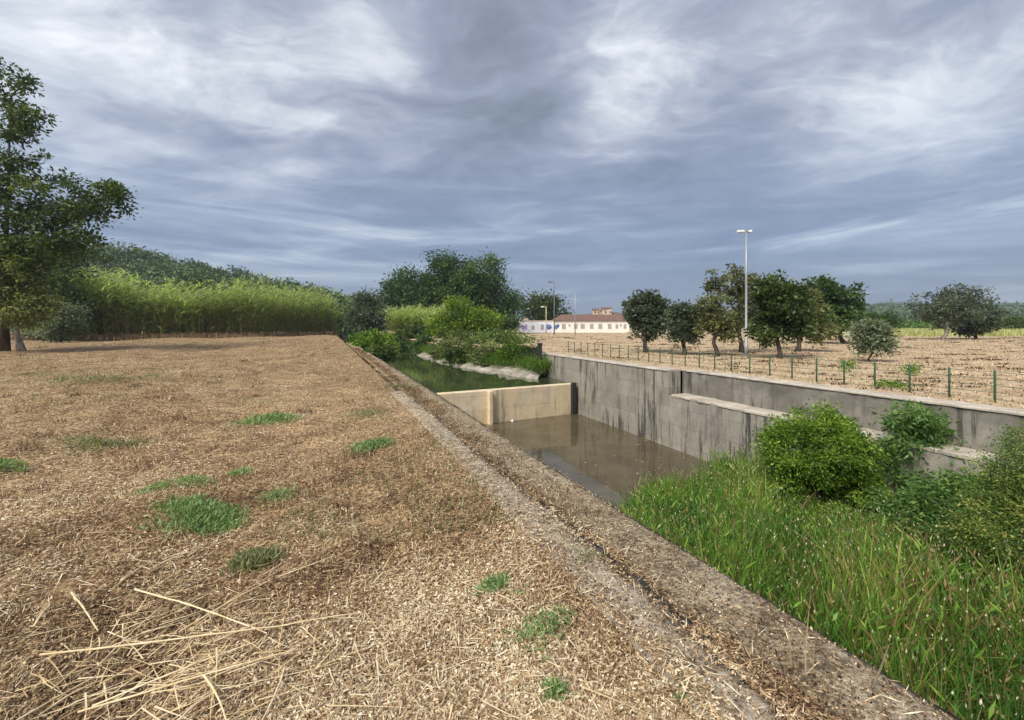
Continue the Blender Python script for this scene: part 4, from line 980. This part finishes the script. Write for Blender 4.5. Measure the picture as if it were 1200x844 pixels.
# green plants by the fence
for i, (u, v, ru, lab) in enumerate(((994, 436, 11, 'small green weed on the field edge below the sapling'), (1068, 440, 10, 'small green weed behind the fence right of the sapling'), (1045, 454, 18, 'low flat green weeds at the fence foot'))):
    c = G(u, v, .03); r = np.random.default_rng(950 + i); rad = ru / F * c[1]; n = 260; flat_ = .3 if i == 2 else 1.0
    q = r.normal(size=(n, 3)) * .45; p = c + q * rad * np.array([1, 1, .7 * flat_]) + np.array([0, 0, rad * .8 * flat_]); p[:, 2] = np.maximum(p[:, 2], .04)
    L = r.uniform(.06, .12, n)
    V, Fq = leaf_arrays(p, rand_dirs(n, r), rand_dirs(n, r) + np.array([0, 0, .8]), L, L * .4)
    tag(arr_obj('weed_patch', V, Fq, M['leaf_bush'], tint=r.beta(2, 2, n)), lab, 'weeds', 'weeds by the fence')

# ------------------------------------------------------------------ fence on the far wall
FO = 12.5
fn = thing('fence', 'low green metal wire fence with thin posts along the far canal wall', 'fence', RP(FO, 10, .03))
ps = np.arange(2.0, 23.5, .73)
for s in ps:
    c = RP(FO, s, 0); MB().tube([c + (0, 0, -.1), c + (0, 0, .66), c + (0, 0, .70)], [.021, .021, .012], 8).build('fence_post', M['green_metal'], fn, smooth=True)
for hz_ in (.1, .24, .38, .52, .66):
    pts = []
    for s in np.arange(2.0, 23.6, .365):
        c = RP(FO - .02, s, hz_ - (.012 if int(round((s - 2) / .365)) % 2 else 0)); pts.append(c)
    MB().tube(pts, [.0055] * len(pts), 5).build('wire', M['green_metal'], fn)

# ------------------------------------------------------------------ street lamp and far poles
b = G(874.5, 417, .03); b = np.array([b[0], b[1], .03]); D = b[1]; hgt = 147 / F * D
lm = thing('street_lamp', 'tall grey street lamp with a double head on the dry field', 'street lamp', b)
MB().tube([b, b + (0, 0, .5), b + (0, 0, .52), b + (0, 0, hgt * .6), b + (0, 0, hgt - .1)], [.10, .09, .07, .055, .04], 12).build('pole', M['galv'], lm, smooth=True)
MB().box(b + (0, 0, .02), (.4, .4, .04)).build('base_plate', M['galv'], lm, bevel=.01)
tp = b + (0, 0, hgt - .1)
MB().tube([tp + (.15, 0, .0), tp + (0, 0, .05), tp + (-.22, 0, .0)], [.03, .035, .03], 8).build('arm', M['galv'], lm, smooth=True)
for sx_, ln_ in ((-1, .36), (1, .15)):
    c = tp + (sx_ * (.12 + ln_ * .5), 0, .03)
    o = MB().prism([c[:2] + q for q in (np.array([-ln_ / 2, -.09]), np.array([ln_ / 2, -.12]), np.array([ln_ / 2, .12]), np.array([-ln_ / 2, .09]))], c[2] - .05, c[2] + .07).build('lamp_head', M['lampwhite'], lm, bevel=.03)
    MB().box((c[0], c[1], c[2] - .06), (ln_ * .8, .14, .03)).build('lens', M['yellowpole'], o)
def pole(u, vt, vb, D, rad, mat, name, lab, cat, head=None, group=None):
    bb_ = P(u, vb, D); bb_[2] = 0; h = EYE - (vt - HOR) / F * D
    o = thing(name, lab, cat, bb_, group)
    MB().tube([bb_, bb_ + (0, 0, h * .5), bb_ + (0, 0, h)], [rad, rad * .85, rad * .7], 8).build('pole', M[mat], o, smooth=True)
    if head:
        MB().tube([bb_ + (.05, 0, h), bb_ + (-.35, 0, h + .12), bb_ + (-.7, 0, h + .1)], [rad * .5, rad * .5, rad * .4], 6).build('arm', M[mat], o)
        MB().box(bb_ + (-.75, 0, h + .06), (.75, .34, .22)).build('lamp_head', M[head], o, bevel=.05)
    return o
pole(640, 360, 391, 92, .10, 'yellowpole', 'street_lamp', 'short cream lamp post before the left end of the white building', 'street lamp', 'lampwhite', 'lamps at the white building')
pole(622, 362, 391, 118, .07, 'woodpole', 'street_lamp', 'thin dark lamp post behind the graffiti end of the white building', 'street lamp', 'lampwhite', 'lamps at the white building')
o = pole(649.5, 331, 393, 80, .11, 'woodpole', 'utility_pole', 'dark wooden pole with a lamp head in front of the white building', 'pole', 'woodpole', 'poles before the white building')
o = pole(674, 342, 393, 80, .09, 'galv', 'utility_pole', 'pale metal pole in front of the middle of the white building', 'pole', None, 'poles before the white building')
bb_ = P(674, 393, 80); MB().box((bb_[0], bb_[1], EYE + 39 / F * 80), (.5, .08, .08)).build('crossbar', M['galv'], o)

# ------------------------------------------------------------------ white building
BD = 104.0
def bx(u): return (u - 600) / F * BD
bd = thing('building', 'long low white building with a clay tile roof and blue graffiti on its left end', 'building', (bx(672), BD, 0))
x0, x1, x2 = bx(609), bx(648.3), bx(737)
hl, hr = 2.75, 2.85
MB().prism([(x0, BD), (x1 - .003, BD), (x1 - .003, BD + 6), (x0, BD + 6)], -.1, hl).build('graffiti_wall', M['white_cool'], bd)
MB().prism([(x1, BD - .25), (x2, BD - .25), (x2, BD + 7), (x1, BD + 7)], -.1, hr).build('wall', M['white'], bd)
MB().prism([(x0 - .1, BD - .1), (x1 - .01, BD - .1), (x1 - .01, BD + 6.1), (x0 - .1, BD + 6.1)], hl + .003, hl + .14).build('parapet', M['beige'], bd)
rx0, rx1 = x1 + .9, x2 + .3
rfb = MB().add([(x1 - .1, BD - .65, hr + .02), (rx1, BD - .65, hr + .02), (rx1, BD + 7.3, hr + .02), (x1 - .1, BD + 7.3, hr + .02), (rx0 + 1.3, BD + 3.4, hr + 1.5), (rx1, BD + 3.4, hr + 1.5)],
               [(0, 1, 5, 4), (2, 3, 4, 5), (3, 0, 4), (1, 2, 5), (3, 2, 1, 0)]).build('roof', M['tile'], bd)
for cu in (712, 696):
    MB().box((bx(cu), BD + 2.6, hr + 1.45), (.55, .55, .8)).build('chimney', M['white'], rfb, bevel=.02)
MB().box((bx(616), BD + 1.5, hl + .45), (1.2, 1.2, .6)).build('roof_tank', M['beige'], bd, bevel=.04)
def window(u, w_, h_, zc_, y_, pm='pane'):
    f_ = MB().box((bx(u), y_ - .03, zc_), (w_, .1, h_)).build('window', M['frame'], bd)
    MB().box((bx(u), y_ - .085, zc_), (w_ - .16, .03, h_ - .16)).build('pane', M[pm], f_)
    MB().box((bx(u), y_ - .07, zc_ - h_ / 2 - .05), (w_ + .2, .2, .09)).build('sill', M['white'], f_)
for u, w_, h_ in ((660.5, .85, 1.15), (667, .4, .5), (674.5, .8, 1.1), (682.5, .95, 1.05), (693, .8, 1.1), (703, .85, 1.1), (714, .8, 1.1), (722.5, .6, 1.0), (727, .4, .5), (732, .6, 1.0)):
    window(u, w_, h_, 1.5 if h_ > .6 else 1.75, BD - .25)
window(624.5, .7, .9, 1.25, BD, 'pane'); window(635.5, .75, 1.15, 1.35, BD, 'blue')
def scrawl(mat, cu, w_, seed, y_):
    r = np.random.default_rng(seed); mb = MB()
    for k_ in range(5):
        q = np.linspace(0, 1, 14); ph = r.uniform(0, 6, 3)
        xs = bx(cu) + (q - .5) * w_ * r.uniform(.4, 1) + .35 * np.sin(q * 9 + ph[0]); zs = 1.35 + .6 * np.sin(q * 7 + ph[1]) * np.cos(q * 3 + ph[2])
        pts = np.stack([xs, zs], 1); tn = unit(np.gradient(pts, axis=0)); nn2 = np.stack([-tn[:, 1], tn[:, 0]], 1) * .09
        V = [];  yk = y_ - .004 - .002 * k_
        for a_, b_ in zip(pts - nn2, pts + nn2): V += [(a_[0], yk, a_[1]), (b_[0], yk, b_[1])]
        mb.add(V, [(2 * i, 2 * i + 1, 2 * i + 3, 2 * i + 2) for i in range(13)])
    return mb.build('graffiti', M[mat], bd)
scrawl('violet', 614.5, 1.8, 1, BD); scrawl('blue', 643.5, 1.5, 2, BD); scrawl('blue', 652.5, 1.0, 3, BD - .25)

# ------------------------------------------------------------------ far village on its hill
def hill(name, pts, mat, y0, y1, ny=14, amp=1.0, seed=0, foot=-2.0):
    """ridge sheet: pts = (x, crest height) along x; rises from y0 to the crest and falls to y1"""
    pts = np.array(pts, float); r = np.random.default_rng(seed)
    xs = np.linspace(pts[0, 0], pts[-1, 0], 90); hs = np.interp(xs, pts[:, 0], pts[:, 1])
    V = []
    for j in range(ny):
        q = j / (ny - 1); prof = math.sin(min(q / .6, 1) * math.pi / 2) if q < .6 else math.cos((q - .6) / .4 * math.pi / 2)
        for i, x_ in enumerate(xs):
            nzv = amp * (math.sin(x_ * .05 + j) + math.sin(x_ * .13 + 2.1 * j) * .5) * prof
            V.append((x_, y0 + (y1 - y0) * q, foot + (hs[i] - foot + nzv) * prof))
    m = len(xs)
    Fc = [(j * m + i, j * m + i + 1, (j + 1) * m + i + 1, (j + 1) * m + i) for j in range(ny - 1) for i in range(m - 1)]
    o = arr_obj(name, V, Fc, mat, smooth=True); return struct(o), np.array(V).reshape(ny, m, 3)
def px_ridge(lst, D): return [((u - 600) / F * D, EYE + (HOR - v) / F * D) for u, v in lst]
# left wooded hill
hl_pts = px_ridge([(-60, 303), (60, 303), (110, 302), (150, 307), (200, 321), (260, 334), (330, 348), (380, 358), (430, 368), (480, 379)], 190)
_, HV = hill('hill', hl_pts, M['hill_left'], 110, 245, 14, .8, 1)
far_pts = px_ridge([(700, 376), (820, 372), (940, 366), (1000, 360), (1040, 356), (1075, 357), (1110, 360), (1150, 357), (1200, 356), (1260, 352), (1350, 356)], 900)
hill('far_hill', far_pts, M['hill_far'], 620, 1100, 12, 3, 2)
back_pts = px_ridge([(100, 381), (300, 379), (480, 377), (600, 377), (680, 372), (715, 367), (750, 370), (800, 376), (900, 379)], 420)
hill('village_hill', back_pts, M['hill_left'], 330, 520, 10, .6, 3)

def canopy(name, lab, centres, rad, per, lsz, mat, seed, tb=.5):
    r = np.random.default_rng(seed); c = np.asarray(centres); n = len(c)
    rr = rad * r.uniform(.6, 1.3, n); ci = np.repeat(np.arange(n), per); m = len(ci)
    dv = rand_dirs(m, r); dv[:, 2] = np.abs(dv[:, 2]) * 1.1 - .25
    lump = 1 + .22 * np.sin(dv[:, 0] * 5 + ci) * np.sin(dv[:, 1] * 6 + ci * 1.7) + .15 * np.sin(dv[:, 2] * 9 + ci * .7)
    p = c[ci] + dv * (rr[ci] * r.uniform(.75, 1.08, m) * lump)[:, None]
    L = lsz * r.uniform(.6, 1.4, m)
    V, Fq = leaf_arrays(p, rand_dirs(m, r), dv + rand_dirs(m, r) * .8, L, L * .75, .2)
    tin = np.clip(tb + r.normal(0, .22, n)[ci] + r.normal(0, .14, m), 0, 1)
    return tag(arr_obj(name, V, Fq, M[mat], tint=tin), lab, 'wood', kind='stuff')
r = np.random.default_rng(91)
flat_ = HV[1:11].reshape(-1, 3); ii = r.integers(0, len(flat_), 620)
cs = flat_[ii] + np.stack([r.normal(0, 3, 620), r.normal(0, 4, 620), r.uniform(.5, 3.5, 620)], 1)
cs = cs[(cs[:, 0] < -20)]
canopy('hill_wood', 'dense dark green wood covering the left hill', cs, 5.0, 190, .95, 'forest', 92, .55)
# wooded slope right behind the reeds
xs = r.uniform(-105, -32, 130); cs = np.stack([xs, 84 + (-xs - 32) * -.18 + r.normal(0, 5, 130), np.interp(xs, [-105, -80, -50, -32], [7.5, 7.5, 5, 2.6]) + r.normal(0, .9, 130)], 1)
canopy('reed_wood', 'scrubby green wood directly behind the reeds', cs, 3.0, 170, .7, 'forest', 93, .66)
# village hill scrub
xs = r.uniform(40, 150, 150) ; cs = np.stack([xs, r.uniform(350, 420, 150), np.interp(xs, [40, 66, 92, 120, 160], [2, 7, 11, 9, 6]) * r.uniform(.3, .85, 150)], 1)
canopy('village_scrub', 'dark scrub on the slope below the far village', cs, 4.5, 70, 1.7, 'forest', 94, .4)
# wooded far hill on the right
n = 900; u = r.uniform(700, 1320, n); D = r.uniform(480, 860, n); xs = (u - 600) / F * D
hmax = np.interp(u, [700, 940, 1000, 1040, 1110, 1200, 1320], [376, 368, 362, 358, 361, 358, 356]); q = (D - 480) / 380
zz = (EYE + (HOR - hmax) / F * 860) * np.clip(q, 0, 1) ** .9 * .9
canopy('far_wood', 'hazy wooded far hills on the right', np.stack([xs, D, zz], 1), 11, 60, 5.0, 'forest', 95, .55)

houses = [(692, 371, 9, 4, 'beige', 'small beige house at the left end of the far village'), (684, 373, 6, 3, 'white', 'tiny white house left of the village below the dark scrub'), (703, 367, 10, 5, 'beige', 'tall beige house at the top of the far village'), (711, 365, 9, 5, 'beige', 'highest ochre house of the far village'),
          (720, 369, 9, 4, 'white', 'white house right of the highest village house'), (731, 372, 12, 5, 'white', 'wide white house lowest at the right of the village'), (698, 364, 6, 3.4, 'beige', 'little house behind the tall beige one in the village')]
for i, (u, v, wd_, ht, mt, lab) in enumerate(houses):
    c = P(u, v + 5, 345 + 6 * (i % 3)); x_, y_, z_ = c
    o = thing('house', lab, 'house', (x_, y_, z_ - 4), 'houses of the far village')
    MB().box((x_, y_, z_ + ht / 2 - 3), (wd_ * .75, 7, ht + 6), unit(np.array([1, .15 * ((i % 3) - 1)]))).build('wall', M[mt], o)
    a_ = wd_ * .42; zt = z_ + ht + .02
    MB().add([(x_ - a_, y_ - 4, zt), (x_ + a_, y_ - 4, zt), (x_ + a_, y_ + 4, zt), (x_ - a_, y_ + 4, zt), (x_ - a_, y_, zt + 1.5), (x_ + a_, y_, zt + 1.5)], [(0, 1, 5, 4), (2, 3, 4, 5), (3, 0, 4), (1, 2, 5), (3, 2, 1, 0)]).build('roof', M['tile'], o)
    for sx_ in (-.2, .2):
        MB().box((x_ + wd_ * sx_, y_ - 3.9, z_ + ht * .55), (.9, .5, 1.2)).build('window', M['pane'], o)

# ------------------------------------------------------------------ meadow and vines on the right
MB().add([(50, 72, .045), (115, 60, .045), (240, 118, .045), (70, 118, .045)], [(0, 1, 2, 3)]).build('meadow', M['meadow'])['kind'] = 'structure'
n = 16000; r = np.random.default_rng(97); u = r.uniform(1030, 1260, n); D = r.uniform(66, 112, n); x = (u - 600) / F * D
V, Fq = blade_arrays(np.stack([x, D, np.full(n, .04)], 1), np.array([[0, 0, 1.]]).repeat(n, 0), r.normal(0, .4, (n, 3)) * np.array([1, 1, 0]), r.uniform(.5, 1.25, n), np.full(n, .16), 2)
tag(arr_obj('meadow_grass', V, Fq, leaf_mat('meadow_blade', [(0, (0.26, 0.26, 0.08)), (0.5, (0.42, 0.43, 0.17)), (1, (0.60, 0.58, 0.33))], .3), tint=np.repeat(r.beta(2, 2, n), 2)), 'pale yellow-green tall grass beyond the field', 'grass', kind='stuff')
cs = []
for k_ in range(16):
    yv = 122 + k_ * 9
    for x_ in np.arange(95, 300, 2.2):
        cs.append((x_ + r.normal(0, .3), yv + r.normal(0, .3) + (x_ - 95) * .04, 1.3 + r.normal(0, .2) + k_ * .12))
canopy('vineyard', 'rows of green vines beyond the yellow meadow', cs, 1.3, 26, .9, 'vine', 98, .5)
r = np.random.default_rng(99)
xs = r.uniform(60, 420, 130); cs = np.stack([xs, 285 + r.uniform(0, 120, 130), r.uniform(2, 5, 130)], 1)
canopy('field_wood', 'distant mixed trees behind the vineyard', cs, 5.5, 70, 1.9, 'forest', 100, .62)
# white sheet showing between the field trees
c = P(893, 384, 62); r = np.random.default_rng(12); q = 12
V = [];  
for i in range(q):
    for j in range(4):
        V.append((c[0] + (i / (q - 1) - .5) * 2.6, c[1] + j * .25, c[2] - .45 + .3 * j + .18 * math.sin(i * 1.7 + j) + r.normal(0, .05)))
MBs = MB().add(V, [(i * 4 + j, (i + 1) * 4 + j, (i + 1) * 4 + j + 1, i * 4 + j + 1) for i in range(q - 1) for j in range(3)])
o = MBs.build('plastic_sheet', M['litter_white'], smooth=False); md = o.modifiers.new('thick', 'SOLIDIFY'); md.thickness = .03
tag(o, 'crumpled white sheet glimpsed between the field trees right of the lamp post', 'sheet')
# litter by the weir
for i, (u, v, sz, lab) in enumerate(((617.5, 489, .14, 'white scrap of litter floating at the weir foot'), (600, 493, .08, 'small pale scrap of litter in the pool left of the larger one'))):
    c = G(u, v, -2.58); r = np.random.default_rng(77 + i)
    mb = MB(); n = 7; V = [(c[0] + math.cos(a) * sz * r.uniform(.7, 1.1), c[1] + math.sin(a) * sz * r.uniform(.6, 1), -2.6) for a in np.linspace(0, 6.283, n, endpoint=False)] + [(c[0] + r.normal(0, .03), c[1], -2.6 + sz * .9)]
    mb.add(V, [(j, (j + 1) % n, n) for j in range(n)] + [tuple(range(n))[::-1]])
    tag(mb.build('litter_scrap', M['litter_white']), lab, 'litter', 'litter at the weir')
# tuft growing at the weir foot
c = G(623, 487, -2.6); r = np.random.default_rng(78); n = 60
V, Fq = blade_arrays(np.stack([c[0] + r.normal(0, .12, n), c[1] - .25 + r.normal(0, .06, n), np.full(n, -2.62)], 1), np.array([[0, 0, 1.]]).repeat(n, 0), r.normal(0, .5, (n, 3)) * np.array([1, 1, 0]), r.uniform(.3, .9, n), np.full(n, .03), 3)
tag(arr_obj('grass_tuft', V, Fq, M['weed_olive'], tint=np.repeat(r.beta(2, 3, n), 3)), 'dark grass tuft growing at the foot of the weir', 'grass tuft')

# ------------------------------------------------------------------ thin air haze
m, nt = new_mat('thin_haze'); t = NT(nt)
vol = t.n('ShaderNodeVolumePrincipled', {'Color': (0.72, 0.80, 0.92, 1), 'Density': 0.00035, 'Anisotropy': 0.3})
t.n('ShaderNodeOutputMaterial', {'Volume': vol.outputs[0]})
hz_o = MB().prism([(-1500, -120), (1900, -120), (1900, 1300), (-1500, 1300)], -4.5, 140).build('haze', m)
hz_o['kind'] = 'stuff'
scene.cycles.volume_bounces = 0
